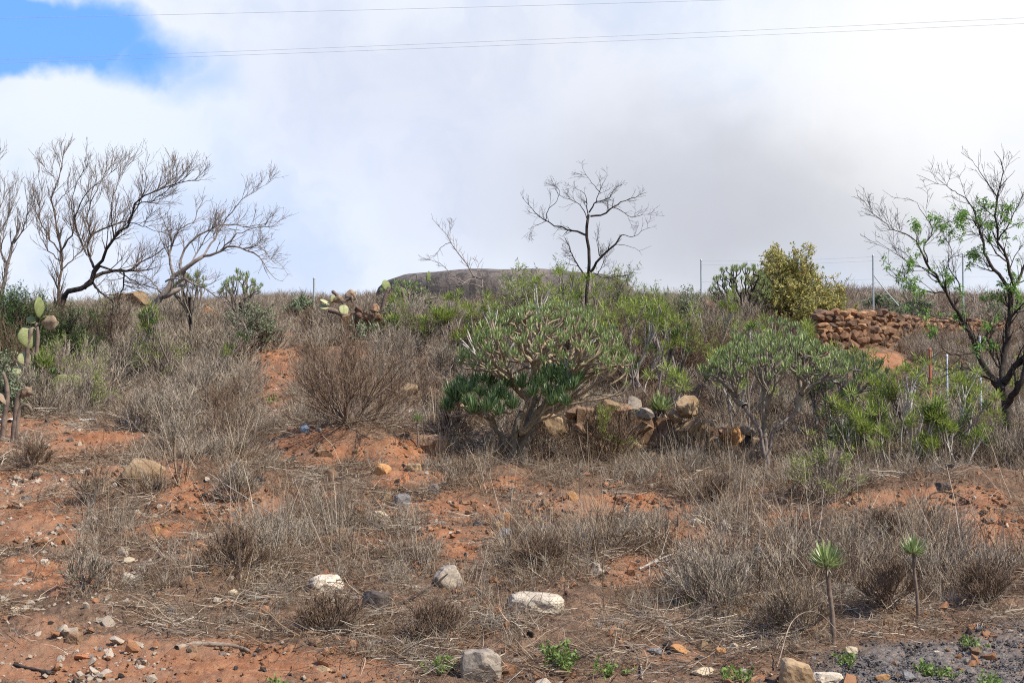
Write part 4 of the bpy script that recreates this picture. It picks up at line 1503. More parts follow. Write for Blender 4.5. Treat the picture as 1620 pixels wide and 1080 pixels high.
# upper dome, split into sectors that leave the trunk one after another
up = dome(864, 642, DT + .05, 154, 158, .86, 190, rng, 24)
upP, upR = proj(up[:, 0], up[:, 1], up[:, 2])
upP, upR = proj(up[:, 0], up[:, 1], up[:, 2])
left_ = up[(upP < 800)]
mid_ = up[(upP >= 800) & (upP < 900)]
rig_ = up[(upP >= 900)]
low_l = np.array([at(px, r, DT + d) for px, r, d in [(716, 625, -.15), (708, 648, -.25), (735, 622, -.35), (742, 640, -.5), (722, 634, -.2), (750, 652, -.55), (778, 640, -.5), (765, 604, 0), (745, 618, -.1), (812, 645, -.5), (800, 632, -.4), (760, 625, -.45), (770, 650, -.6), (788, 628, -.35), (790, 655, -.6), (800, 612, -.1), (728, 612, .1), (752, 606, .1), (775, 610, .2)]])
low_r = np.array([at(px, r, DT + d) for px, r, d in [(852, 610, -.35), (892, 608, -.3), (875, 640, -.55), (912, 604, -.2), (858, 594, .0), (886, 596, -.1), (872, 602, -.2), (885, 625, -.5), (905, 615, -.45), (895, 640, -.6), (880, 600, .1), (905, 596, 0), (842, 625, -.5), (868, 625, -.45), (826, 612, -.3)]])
side_r = np.array([at(px, r, DT + d) for px, r, d in [(992, 590, -.25), (978, 575, -.3), (985, 555, -.1), (965, 585, -.35), (955, 570, -.2), (990, 610, .0), (970, 560, 0), (945, 590, -.3), (935, 575, -.1), (995, 570, .1)]])
candelabra('verode_shrub', 'large dome shaped succulent shrub with thick tan stems and green rosettes, centre of the slope', DT, [
    ([(822, 734, 0), (826, 712, 0), (836, 680, 0), (842, 650, 0), (842, 622, 0), (840, 604, 0)], .074, .046),
    ([(812, 734, -.05), (812, 715, -.05), (815, 690, -.08), (818, 668, -.1), (826, 650, -.08)], .042, .030),
    ([(810, 730, .06), (800, 702, .05), (788, 682, .05), (780, 672, .03)], .034, .028),
], [
    (0, .80, left_, VR, 1.05), (0, .95, mid_, VR, 1.05), (0, .68, rig_, VR, 1.05),
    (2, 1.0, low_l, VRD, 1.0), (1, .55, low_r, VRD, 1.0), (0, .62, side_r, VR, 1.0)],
    21, 'succulent shrubs on the terrace', expo=.40)

D2 = float(gp(1212, 748)[1])
up = dome(1230, 668, D2 + .1, 146, 136, .78, 180, rng, 34)
upP, upR = proj(up[:, 0], up[:, 1], up[:, 2])
candelabra('verode_shrub', 'funnel shaped succulent shrub on one thin grey trunk, right of the round tan boulder', D2, [
    ([(1213, 750, 0), (1213, 725, 0), (1211, 705, 0), (1208, 690, 0)], .030, .024),
    ([(1211, 712, 0), (1204, 690, -.05), (1190, 662, -.1), (1178, 642, -.12)], .022, .018),
    ([(1211, 705, 0), (1222, 688, 0), (1240, 668, 0), (1262, 650, 0)], .022, .018),
], [
    (1, 1.0, up[upP < 1180], VRS, 1.1), (0, 1.0, up[(upP >= 1180) & (upP < 1245)], VRS, 1.1), (2, 1.0, up[(upP >= 1245)], VRS, 1.1)],
    22, 'succulent shrubs on the terrace', r_tip=.0075, expo=.42, tbark=M['bark_grey'], bark=M['verode_trunk'])

D3 = 16.8
up = dome(1350, 670, D3, 76, 110, .5, 44, rng, 30)
candelabra('verode_shrub', 'smaller dark stemmed succulent shrub half hidden behind the funnel shaped one', D3, [
    ([(1345, 700, 0), (1346, 680, 0), (1348, 660, 0), (1346, 640, 0)], .03, .024)], [(0, 1.0, up, VRS, 1.3)],
    23, 'succulent shrubs on the terrace', r_tip=.008, expo=.42, tbark=M['bark_dark'], bark=M['bark_grey'])

for j, (px, row, D, rx, rz, n, lab) in enumerate([
        (300, 470, 21.0, 30, 38, 22, 'pale green succulent shrub on the skyline between the two leaning trees and the hump'),
        (380, 478, 23.0, 38, 46, 34, 'rounded pale succulent shrub on the left skyline crest'),
        (640, 470, 24.0, 40, 24, 26, 'low sprawling succulent shrub growing at the foot of the round tank'),
        (896, 520, 20.0, 60, 42, 30, 'dark twiggy succulent shrub high behind the dome shaped one'),
        (1172, 462, 25.0, 46, 44, 80, 'dark spiky succulent shrub beside the ochre leaved bush'),
        (1225, 545, 19.5, 60, 40, 30, 'succulent shrub showing just over the funnel shaped crown')]):
    tp = dome(px, row, D, rx, rz, rx * D / F * .8, n, rng, 15 if j != 4 else -25)
    bs = at(px, row + 22, D)
    rr_ = proj(bs[0], D, gh(bs[0], D))[1]
    candelabra('verode_shrub', lab, D, [([(px, rr_ + 2, 0), (px + 2, (rr_ + row) / 2, 0), (px, min(row, rr_ - 6), 0)], .03, .022)], [(0, .35, tp, VRS, 1.1)],
               30 + j, 'succulent shrubs on the skyline and upper slope', r_tip=.009, expo=.4, tbark=M['bark_dark'], bark=M['verode_trunk'] if j != 4 else M['bark_dark'])

# single-stemmed seedlings with a tuft of leaves on top
SEED = rosette_mesh(230, 90, .17, .0135, M['verode_leaf'], 1.05, 'leaf_tuft')


def seedling(px, row, toprow, dx, r, scl, label, cat='young plant'):
    p = gp(px, row)
    top = at(px + dx, toprow, p[1])
    root = empty('stemmed_seedling', p, label, cat, 'single stemmed young succulents')
    mb = MB()
    ln = smooth_line([p - np.array([0, 0, .05]), p + (top - p) * .35 + np.array([.005, 0, 0]), p + (top - p) * .7 - np.array([.003, 0, 0]), top], 12)
    tubes(mb, ln, np.linspace(r, r * .72, 12) * (1 + .05 * np.sin(np.arange(12) * 2.1)), 8)
    mb.build('stem', M['bark_brown'] if r > .01 else M['bark_grey'], root)
    child('leaf_tuft', SEED, root, top - p, (.08, dx * .02, px), scl)
    rgs = np.random.default_rng(px)
    mb = MB()
    leaves(mb, np.tile(top, (16, 1)) - np.c_[rgs.normal(0, .004, (16, 2)), rgs.uniform(0, .035, 16)], np.c_[rgs.normal(0, .5, (16, 2)), -np.ones(16)], .09 * scl, .008, rgs)
    o = mb.build('dead_leaves', M['dead_leaf'], root)
    o['kind'] = 'stuff'
    return root


seedling(1314, 1016, 890, -5, .018, .95, 'young succulent with one bare brown stem and a green tuft, nearest the cinder corner')
seedling(1447, 985, 872, -2, .013, .78, 'slimmer young succulent with one bare stem, right of the taller one')
seedling(661, 708, 664, 0, .010, .5, 'tiny single stemmed succulent left of the dome shaped shrub')

# ------------------------------------------------------------------ leafy spurge shrubs: pale upright stems, green tufts
SR = [rosette_mesh(240 + i, 34, .125, .0105, M['spurge_leaf'], 1.25) for i in range(4)]
SRG = [rosette_mesh(250 + i, 28, .105, .0105, M['bush_leaf'], 1.1) for i in range(2)]


def spurge(seed, n, h, spread, stems_mat, ros, r=.009, rs=1.0):
    """returns an unplaced root: stems + rosettes"""
    rng = np.random.default_rng(seed)
    root = empty('spurge_shrub', (0, 0, 0))
    k = max(2, n // 4)
    st = np.c_[rng.normal(0, .05, (k, 2)), np.full(k, -.04)]
    d = np.c_[rng.normal(0, spread, (k, 2)), np.ones(k)]
    p = make_paths(st, d, h * rng.uniform(.75, 1.0, k) * .72, 8, .07, .25, rng)
    rd = np.full((k, 8), r) * np.linspace(1.1, .75, 8)
    mb = MB()
    tubes(mb, p, rd, 6)
    ends = [(p[i, -1], unit(p[i, -1] - p[i, -2])) for i in range(k)]
    c, cr = spawn(p, rd, n, .55, 1.0, .5, (0, 0, .6), h * .36, .35, 6, .75, r * .5, .10, .4, rng)
    tubes(mb, c, cr, 5)
    mb.build('stems', stems_mat, root)
    for i in range(n):
        e = unit(c[i, -1] - c[i, -2])
        child('rosette', ros[rng.integers(len(ros))], root, c[i, -1], (-e[1] * .8, e[0] * .8, rng.uniform(0, 6.28)), rs * rng.uniform(.75, 1.2))
    return root


protos = {}


def put_spurge(kind, px, D, row, h, label, seed=0, row_is_top=True):
    """row: where its top shows"""
    x = (px - 810) / F * D / CT
    z = gh(x, D)
    top = at(px, row, D)[2]
    hh_ = max(.25, top - z)
    base_h_, r_ = protos_def[kind][2], kind
    if kind not in protos:
        protos[kind] = spurge(*protos_def[kind])
        rt = protos[kind]
        rt.location = (x, D, z)
        rt.rotation_euler = (0, 0, seed)
        s_ = 1.06 * hh_ / base_h_
        rt.scale = (max(s_, .62),) * 2 + (s_,)
    else:
        s_ = 1.06 * hh_ / base_h_
        rt = dup(protos[kind], (x, D, z), seed * 1.7, (max(s_, .62) * random.Random(seed).uniform(.85, 1.15),) * 2 + (s_,))
    sc_ = rt.scale
    for ch in rt.children:
        if ch.name.startswith('rosette'):
            if 's0' not in ch:
                ch['s0'] = ch.scale[0]
            q_ = ch['s0']
            ch.scale = (q_ / sc_[0], q_ / sc_[1], q_ / sc_[2])
    tag(rt, label, 'shrub', 'pale stemmed green tufted shrubs')
    return rt


protos_def = {
    'tall': (301, 10, 1.15, .16, M['bark_pale'], SR, .009, 1.0),
    'wide': (302, 13, .85, .42, M['bark_pale'], SR, .009, 1.05),
    'dense': (303, 16, .75, .55, M['bark_grey'], SRG + SR[:1], .009, 1.1),
    'sparse': (304, 7, 1.2, .10, M['bark_pale'], SR, .009, 1.15),
    'second': (305, 11, 1.0, .28, M['bark_grey'], SR, .009, 1.0),
}
SP = [
    ('tall', 835, 19.0, 412, 'tall pale stemmed shrub rising straight above the dome shaped succulent'),
    ('wide', 800, 19.6, 412, 'green tufted shrub whose tops stand before the middle of the tank rim'),
    ('second', 868, 19.8, 412, 'green tufted shrub at the right of the pale stems, tops against the tank'),
    ('wide', 900, 19.0, 430, 'low green tufted shrub between the pale stems and the dark leafless trunk'),
    ('wide', 770, 20.5, 452, 'green tufted shrub below the thin leaning dead tree'),
    ('dense', 725, 21.0, 470, 'small green tufts above the grey scrub, left of the dome shaped succulent'),
    ('wide', 985, 19.2, 430, 'bright green tufted shrub at the foot of the leafless tree'),
    ('second', 1010, 17.6, 462, 'green tufted shrub with long pale stems, up right of the dome shaped succulent'),
    ('dense', 1035, 18.2, 480, 'bushy green tufted shrub hanging over dark roots at the top centre right'),
    ('sparse', 1070, 16.5, 555, 'thin pale stemmed shrub with few tufts between the two large succulents'),
    ('dense', 1095, 19.5, 440, 'green tufted shrub near the short run of wall stones'),
    ('dense', 640, 21.5, 492, 'small forked green shrub in front of the rubble wall'),
    ('second', 680, 21.0, 486, 'pale stemmed shrub with yellow green tufts right of the rubble wall'),
    ('wide', 1160, 17.8, 505, 'yellow green tufted shrub just above the funnel shaped succulent'),
    ('tall', 1185, 19.0, 490, 'tall thin green shrub behind the funnel shaped crown'),
    ('second', 1260, 18.5, 500, 'green tufted shrub below the left end of the stone wall'),
    ('sparse', 1345, 17.2, 515, 'bright yellow green shrub against the foot of the stone wall'),
    ('dense', 1310, 17.0, 560, 'dark stemmed green shrub right of the funnel shaped crown'),
    ('tall', 1418, 15.6, 555, 'tallest pale stemmed shrub beside the orange patch of earth'),
    ('wide', 1440, 17.5, 520, 'green tufted shrub below the stone wall and left of the red post'),
    ('second', 1385, 15.4, 590, 'leaning pale stemmed shrub left of the tallest one'),
    ('dense', 1462, 16.2, 570, 'dense green shrub around the red post'),
    ('tall', 1500, 15.8, 572, 'pale stemmed green shrub hiding the white post'),
    ('wide', 1400, 15.0, 640, 'low yellow green shrub leaning over the dry thicket'),
    ('dense', 1370, 15.6, 620, 'dark green tufted shrub in the shade below the tall pale stems'),
    ('second', 1545, 16.0, 600, 'green shrub left of the black forked trunk'),
    ('wide', 1525, 15.0, 625, 'wide green shrub at the right edge of the dry thicket'),
    ('dense', 1610, 15.4, 640, 'green shrub right of the black forked trunk'),
    ('sparse', 1340, 15.2, 610, 'leaning thin shrub with a drooping tuft below the funnel shaped crown'),
    ('wide', 1455, 14.8, 668, 'ragged shrub with a pale skirt of dead leaves beside the track'),
    ('dense', 1130, 18.6, 540, 'low green shrub left of the funnel shaped crown'),
    ('wide', 1060, 21.0, 418, 'green tufted shrub on the skyline right of the leafless tree'),
    ('dense', 75, 17.2, 545, 'small dark green shrub under the dead prickly pear'),
    ('dense', 290, 19.5, 462, 'dark green shrub behind the trunk of the bent tree'),
    ('sparse', 620, 23.5, 452, 'small branched green plant standing alone on the rubble wall'),
    ('wide', 900, 24.0, 430, 'green tufted shrub right before the tank rim, left of the dark leafless trunk'),
    ('dense', 950, 24.5, 432, 'green tufted shrub right before the tank rim, right of the dark leafless trunk'),
    ('wide', 990, 24.5, 438, 'green shrub covering the right end of the tank'),
    ('wide', 850, 23.0, 426, 'wide green shrub right before the highest part of the tank'),
    ('wide', 1125, 22.0, 428, 'tall green tufted shrub breaking the skyline left of the dark spiky succulent'),
    ('wide', 965, 21.5, 440, 'pale stemmed shrub with green tufts hiding the right half of the tank'),
    ('wide', 1030, 21.5, 432, 'broad green tufted shrub just right of the tank on the skyline'),
    ('second', 930, 20.5, 425, 'green shrub at the foot of the dark leafless trunk'),
    ('wide', 860, 21.0, 425, 'broad green shrub in front of the middle of the tank'),
    ('tall', 705, 21.5, 452, 'slender green shrub in front of the left half of the tank'),
    ('dense', 745, 19.5, 500, 'dense low green shrub left above the dome shaped succulent'),
    ('second', 1180, 16.6, 535, 'green shrub pressed against the left of the funnel shaped crown'),
    ('wide', 1430, 14.9, 600, 'broad bright green shrub in the middle of the right hand thicket'),
    ('dense', 1490, 15.2, 610, 'dense bright green shrub between the tallest pale stems and the black trunk'),
]
for j, (kd, px, D, row, lab) in enumerate(SP):
    put_spurge(kd, px, D, row, 1, lab, j + 1)

# ------------------------------------------------------------------ round dry bushes
def dry_bush(px, row, wpx, hpx, label, seed, mt='twig_brown', D=None, dens=1.0, group='dry leafless bushes', green=0, r0=.007):
    rng = np.random.default_rng(seed)
    p = gp(px, row) if D is None else None
    if D is not None:
        x_ = (px - 810) / F * D / CT
        p = np.array([x_, D, gh(x_, D)])
    k = p[1] / F
    h = hpx * k; wd = wpx * k * .5
    root = empty('dry_bush', p, label, 'bush', group)
    n = int(26 * dens)
    mb = MB()
    el = rng.uniform(.12, 1.35, n)
    az = rng.uniform(0, 6.283, n)
    d = np.c_[np.cos(az) * np.cos(el), np.sin(az) * np.cos(el), np.sin(el)]
    ln = 1 / np.sqrt((np.cos(el) / wd) ** 2 + (np.sin(el) / h) ** 2)
    st = np.tile(p, (n, 1)) + rng.normal(0, .02, (n, 3)) * np.array([1, 1, .2])
    pt = make_paths(st, d, ln * .62, 7, .10, .12, rng)
    rd = np.full((n, 7), r0) * np.linspace(1.2, .6, 7)
    tubes(mb, pt, rd, 4)
    mb.build('stems', M['bark_brown'] if mt == 'twig_brown' else M['bark_grey'], root)
    mb = MB()
    avg = (wd + h) / 2
    c1, q1 = spawn(pt, rd, int(170 * dens), .3, 1, .55, (0, 0, .35), avg * .48, .3, 5, .6, .0022, .10, .25, rng)
    tubes(mb, c1, q1, 3)
    c2, q2 = spawn(c1, q1, int(650 * dens), .15, 1, .6, (0, 0, .4), avg * .24, .35, 4, .7, .0016, .10, .2, rng, minr=.0018)
    ribbons(mb, c2, .0044, rng)
    c3, q3 = spawn(c2, q2, int(1900 * dens), .2, 1, .7, (0, 0, .4), avg * .10, .4, 3, .8, .0014, .12, .1, rng, minr=.0016)
    ribbons(mb, c3, .0036, rng)
    o = mb.build('twigs', M[mt], root)
    o['kind'] = 'stuff'
    if green:
        mb = MB()
        tips = c3[:, -1]
        P_, R_ = proj(tips[:, 0], tips[:, 1], tips[:, 2])
        sel = np.where((fbm(P_ / 22, R_ / 22, 2, seed) > .5) & (tips[:, 0] > p[0] - wd * (.2 if green < 2 else 2)))[0]
        b_ = np.repeat(tips[sel], 2, 0)
        leaves(mb, b_, rng.normal(0, 1, b_.shape) + np.array([0, 0, .6]), .035, .007, rng)
        o = mb.build('leaves', M['spurge_leaf'], root)
        o['kind'] = 'stuff'
    return root


BUSH = [
    (548, 672, 300, 150, 'large rounded brown dry bush on a short forked trunk beside the hillside track', 'twig_brown', 1.5, 0),
    (958, 735, 150, 110, 'brown dry bush with a few green shoots in front of the boulders', 'twig_brown', 1.3, 1),
    (712, 690, 96, 50, 'low brown dry bush left of the thick succulent trunk', 'twig_brown', .7, 0),
    (370, 690, 100, 70, 'grey brown bush standing on the left terrace edge', 'twig_brown', .8, 0),
    (150, 800, 90, 85, 'thin stemmed dry bush in front of the tan half buried boulder', 'straw', .6, 0),
    (375, 790, 90, 70, 'spiky grey bush on the red slope left of centre', 'straw_grey', .8, 0),
    (285, 715, 130, 65, 'grey tussock bush above the red slope', 'straw_grey', .8, 0),
    (55, 740, 90, 45, 'small dark dry bush at the left edge', 'twig_brown', .6, 0),
    (1300, 800, 150, 110, 'pale crooked bush with small grey leaves on the red track edge', 'straw_grey', .8, 2),
    (1090, 720, 120, 70, 'pale dry bush below the row of tan boulders', 'straw', .9, 0),
    (1380, 730, 130, 80, 'dry thicket bush under the tall pale stems', 'straw_grey', .9, 2),
    (1590, 740, 140, 80, 'dry bush at the right edge below the black trunk', 'straw_grey', .9, 2),
    (380, 900, 140, 70, 'brown matted bush on the near left mound', 'twig_brown', 1.1, 0),
    (520, 1000, 150, 70, 'brown matted bush just above the dirt track', 'twig_brown', 1.0, 0),
    (690, 1010, 150, 65, 'brown matted bush behind the nearest weathered rock', 'twig_brown', 1.0, 0),
    (1120, 960, 220, 80, 'tangled pale bush to the right of the white block', 'straw_grey', 1.3, 0),
    (1260, 1000, 170, 85, 'tangled dry bush left of the bare stemmed seedling', 'straw', 1.1, 0),
    (1400, 960, 150, 85, 'brown bush between the two bare stemmed seedlings', 'twig_brown', 1.0, 0),
    (1560, 960, 150, 75, 'brown bush on the bank at the lower right edge', 'twig_brown', 1.0, 0),
    (140, 930, 130, 60, 'grey dry bush at the edge of the pebbly ground', 'straw_grey', .8, 0),
    (1390, 860, 110, 60, 'brown tuft bush below the red track', 'twig_brown', .8, 0),
    (860, 900, 150, 60, 'brown tuft bush above the white block', 'twig_brown', .9, 0),
    (1130, 800, 130, 50, 'brown tuft bush on the terrace lip right of centre', 'twig_brown', .8, 0),
]
for j, (px, row, wpx, hpx, lab, mt, dn, gr) in enumerate(BUSH):
    dry_bush(px, row, wpx, hpx, lab, 400 + j, mt, None, dn, 'dry leafless bushes', gr, r0=.008 if j == 0 else .004)
for j, (px, D, row, wpx, lab, mt, gr) in enumerate([
        (430, 22, 525, 110, 'pale grey bush on the crest beside the hillside track', 'straw_grey', 0),
        (500, 24, 520, 90, 'brown bush on the crest below the posts', 'twig_brown', 0),
        (210, 20, 545, 150, 'grey bush below the leaning trees', 'straw_grey', 0),
        (320, 18, 580, 150, 'pale grey bush halfway up the left hillside', 'straw_grey', 0),
        (140, 17.5, 590, 130, 'grey bush right of the dead prickly pear', 'straw_grey', 2),
        (220, 16, 640, 150, 'pale grey bush on the lower left hillside', 'straw_grey', 0),
        (1000, 19.5, 560, 110, 'dark brown tangled bush right above the dome shaped succulent', 'twig_brown', 0),
        (880, 20, 540, 110, 'dark tangled bush behind the pale stems', 'twig_brown', 0),
        (700, 19.5, 560, 100, 'dark grey tangled bush left above the dome shaped succulent', 'straw_grey', 0),
        (1060, 17.5, 600, 120, 'brown dry bush above the round tan boulder', 'twig_brown', 0),
        (1215, 24.5, 500, 100, 'brown bush at the foot of the ochre leaved bush', 'twig_brown', 0),
        (70, 16.7, 566, 120, 'grey bush in front of the half dead prickly pear', 'straw_grey', 0),
        (60, 20.2, 432, 150, 'tall brown bramble tangle round the feet of the left hand trees', 'twig_brown', 0),
        (170, 20.8, 440, 130, 'brown bramble tangle under the low limbs of the large leaning tree', 'twig_brown', 2),
        (15, 19.0, 470, 110, 'brown thorny bush at the left edge before the dark green bush', 'twig_brown', 0),
        (110, 18.6, 500, 130, 'grey thorny bush behind the half dead prickly pear', 'straw_grey', 2),
        (255, 19.3, 488, 110, 'grey twiggy bush hiding the foot of the bent tree', 'straw_grey', 2),
        (655, 21.8, 448, 110, 'tall thin grey bush before the left end of the tank', 'straw_grey', 2),
        (975, 20.2, 440, 120, 'tall dark twig tangle in front of the right end of the tank', 'twig_brown', 2),
        (1060, 20.5, 438, 150, 'tall grey brown tangled bush below the skyline right of the leafless tree', 'twig_brown', 2),
        (1120, 22.5, 434, 130, 'tall grey bush on the skyline near the left steel post', 'straw_grey', 2),
        (960, 21.5, 462, 120, 'tall dark tangled bush right of the leafless trunk', 'twig_brown', 0),
        (830, 22.5, 438, 130, 'tall brown bush before the middle of the tank', 'twig_brown', 0),
        (700, 23.0, 444, 120, 'tall grey bush before the left half of the tank', 'straw_grey', 0),
        (1230, 21.0, 470, 150, 'tall brown bush above the funnel shaped succulent', 'twig_brown', 0),
        (760, 20.5, 505, 110, 'brown bush high on the slope left of the pale stems', 'twig_brown', 0),
        (1020, 16.2, 590, 110, 'brown bush just above the boulder row', 'twig_brown', 0),
        (620, 20.5, 530, 120, 'grey bush below the collapsed rubble wall', 'straw_grey', 0),
        (1165, 24.8, 478, 120, 'grey brown bush hiding the foot of the dark spiky succulent', 'straw_grey', 0),
        (60, 22, 480, 120, 'grey bush on the crest between the left trees', 'straw_grey', 0),
        (270, 23.5, 478, 120, 'grey bush on the crest behind the bent tree', 'straw_grey', 0),
        (585, 24, 478, 90, 'thin grey bush at the left end of the tank', 'straw_grey', 0),
        (1310, 19, 560, 110, 'dark brown bush below the left end of the stone wall', 'twig_brown', 0),
        (1110, 21, 500, 120, 'brown bush on the upper slope below the short run of wall stones', 'twig_brown', 2)]):
    x_ = (px - 810) / F * D / CT
    base_row = proj(x_, D, gh(x_, D))[1]
    dry_bush(px, row, wpx, max(base_row - row + (8 if base_row - row > 70 else 30), 45), lab, 450 + j, mt, D, 1.3 if D >= 20 else 1.0, 'dry leafless bushes', gr, r0=.006)

# ------------------------------------------------------------------ leafy bushes
def leaf_bush(name, label, cat, px, D, row_top, wpx, mt, seed, n_leaf=5000, lsize=.05, bark='bark_brown', base_row=None, lobes=None, wid=.45, group=None):
    rng = np.random.default_rng(seed)
    x_ = (px - 810) / F * D / CT
    z = gh(x_, D)
    top = at(px, row_top, D)[2]
    h = top - z
    wd = wpx * D / F * .5
    p = np.array([x_, D, z])
    root = empty(name, p, label, cat, group)
    n = 26
    el = rng.uniform(.35, 1.45, n); az = rng.uniform(0, 6.283, n)
    d = np.c_[np.cos(az) * np.cos(el), np.sin(az) * np.cos(el), np.sin(el)]
    ln = 1 / np.sqrt((np.cos(el) / wd) ** 2 + (np.sin(el) / h) ** 2)
    pt = make_paths(np.tile(p, (n, 1)), d, ln * .75, 8, .12, .15, rng)
    rd = np.full((n, 8), .016) * np.linspace(1, .35, 8)
    mb = MB()
    tubes(mb, pt, rd, 5)
    c1, q1 = spawn(pt, rd, 150, .3, 1, .7, (0, 0, .3), h * .32, .4, 5, .6, .003, .14, .2, rng)
    tubes(mb, c1, q1, 4)
    mb.build('branches', M[bark], root)
    c2, q2 = spawn(c1, q1, 700, .2, 1, .9, (0, 0, .3), h * .13, .4, 4, .7, .0016, .15, .1, rng)
    mb = MB()
    tubes(mb, c2, q2, 3)
    o = mb.build('twigs', M[bark], root)
    o['kind'] = 'stuff'
    mb = MB()
    i = rng.integers(0, len(c2), n_leaf); j_ = rng.integers(1, 4, n_leaf)
    b_ = c2[i, j_] + rng.normal(0, .015, (n_leaf, 3))
    leaves(mb, b_, rng.normal(0, 1, (n_leaf, 3)) + np.array([0, 0, .5]), lsize * rng.uniform(.6, 1.2, n_leaf), lsize * wid * rng.uniform(.7, 1.1, n_leaf), rng)
    o = mb.build('leaves', M[mt], root)
    o['kind'] = 'stuff'
    return root


leaf_bush('ochre_bush', 'tall ochre and olive leaved bush standing above the stone wall', 'bush', 1255, 26.0, 372, 170, 'gold_leaf', 501, 17000, .06)
leaf_bush('ochre_bush', 'narrow upper crown of the ochre leaved bush, highest leaves on the right skyline', 'bush', 1226, 26.6, 374, 80, 'gold_leaf', 502, 6000, .06)
leaf_bush('ochre_bush', 'lower olive green bush sloping down right of the ochre one', 'bush', 1300, 26.4, 428, 90, 'gold_leaf', 503, 7000, .06)
leaf_bush('evergreen_bush', 'dark green feathery bush at the left edge behind the prickly pear', 'bush', 42, 19.8, 398, 95, 'bush_leaf', 504, 9000, .055, 'bark_dark', wid=.2)
leaf_bush('evergreen_bush', 'dark green bush cut by the left edge under the leafless trees', 'bush', -15, 19.2, 425, 90, 'bush_leaf', 505, 7000, .055, 'bark_dark', wid=.2)
leaf_bush('evergreen_bush', 'low green bush in the shade of the leaning trunk', 'bush', 110, 19.6, 455, 90, 'bush_leaf', 506, 5000, .05, 'bark_dark', wid=.2)
leaf_bush('grey_leaved_bush', 'olive grey bush on the skyline under the tall fence post', 'bush', 478, 26.0, 468, 70, 'grey_leaf', 507, 4000, .05)
leaf_bush('grey_leaved_bush', 'grey green round bush on the skyline right of the leafless tree', 'bush', 1085, 24.0, 432, 60, 'grey_leaf', 508, 4500, .05)
leaf_bush('grey_leaved_bush', 'pale grey green bush on the far side of the stone wall', 'bush', 1395, 33.0, 462, 90, 'grey_leaf', 509, 4500, .06)
leaf_bush('grey_leaved_bush', 'grey green bush behind the wall near the thin steel post', 'bush', 1450, 34.0, 470, 90, 'grey_leaf', 510, 4000, .06)
leaf_bush('grey_leaved_bush', 'grey bush on the left slope under the rounded skyline succulent', 'bush', 400, 21.0, 470, 110, 'grey_leaf', 511, 3000, .045)
leaf_bush('green_bush', 'bright green leafy bush rising before the highest part of the tank rim', 'bush', 822, 22.6, 392, 130, 'spurge_leaf', 521, 3600, .085, 'bark_pale', wid=.16)
leaf_bush('green_bush', 'green leafy bush hiding the right end of the tank', 'bush', 985, 23.0, 404, 130, 'spurge_leaf', 522, 3200, .08, 'bark_grey', wid=.16)
leaf_bush('green_bush', 'green leafy bush touching the tank rim left of the dark leafless trunk', 'bush', 890, 22.8, 396, 100, 'spurge_leaf', 523, 2600, .08, 'bark_pale', wid=.16)
leaf_bush('grey_leaved_bush', 'grey green bush over the left end of the tank', 'bush', 648, 23.2, 432, 90, 'grey_leaf', 524, 2600, .05)
leaf_bush('grey_leaved_bush', 'small grey leaved bush on the far hillside beyond the black trunk', 'bush', 1575, 40.0, 478, 70, 'grey_leaf', 512, 3000, .07)
leaf_bush('grey_leaved_bush', 'sage coloured bush on the left edge beside the dead prickly pear', 'bush', 12, 16.6, 548, 80, 'grey_leaf', 513, 4000, .045)

# rosette plant with a skirt of dead leaves
p = gp(1046, 712)
root = empty('rosette_plant', at(1046, 690, p[1]), 'dark green spiky rosette with a hanging skirt of dead leaves among the boulders', 'succulent')
bz = np.array(root['_o'])
mb = MB(); tubes(mb, [bz - [0, 0, .15], bz + [0, 0, .12], at(1046, 648, p[1])], [.05, .05, .045], 8)
mb.build('stem', M['bark_dark'], root)
AG = rosette_mesh(260, 70, .22, .028, M['verode_leaf'], 1.0, 'leaf_rosette')
child('leaf_rosette', AG, root, at(1046, 646, p[1]) - bz, (0, 0, 0), 1.0)
mb = MB(); rg = np.random.default_rng(7)
tp = at(1046, 648, p[1])
leaves(mb, np.tile(tp, (260, 1)) + rg.normal(0, .03, (260, 3)) - np.c_[np.zeros((260, 2)), rg.uniform(0, .14, 260)], np.c_[rg.normal(0, .45, (260, 2)), -np.ones(260)], rg.uniform(.12, .26, 260), .016, rg)
o = mb.build('dead_leaves', M['dead_leaf'], root); o['kind'] = 'stuff'

# ------------------------------------------------------------------ prickly pears
def pad_mesh(seed, matl):
    bm = bmesh.new()
    bmesh.ops.create_uvsphere(bm, u_segments=16, v_segments=10, radius=.5)
    rnd = random.Random(seed)
    for v in bm.verts:
        z = v.co.z + .5
        v.co.x *= .80 * (0.45 + .75 * math.sin(min(1, z * 1.05 + .12) * math.pi * .72) ** .8)
        v.co.y *= .16
        v.co.z = z
        v.co.y += .05 * math.sin(v.co.x * 5 + seed) * z
        if seed == 3:
            v.co.x += .07 * math.sin(v.co.z * 9 + v.co.x * 7)
            v.co.y += .06 * math.sin(v.co.x * 12) + .04 * math.sin(v.co.z * 15)
            v.co.z += .05 * math.sin(v.co.x * 14)
    for f_ in bm.faces:
        f_.smooth = True
    me = bpy.data.meshes.new('pad')
    bm.to_mesh(me); bm.free()
    me.materials.append(matl)
    return me


PADG, PADY, PADD = pad_mesh(1, M['pad']), pad_mesh(2, M['pad_yellow']), pad_mesh(3, M['pad_dead'])


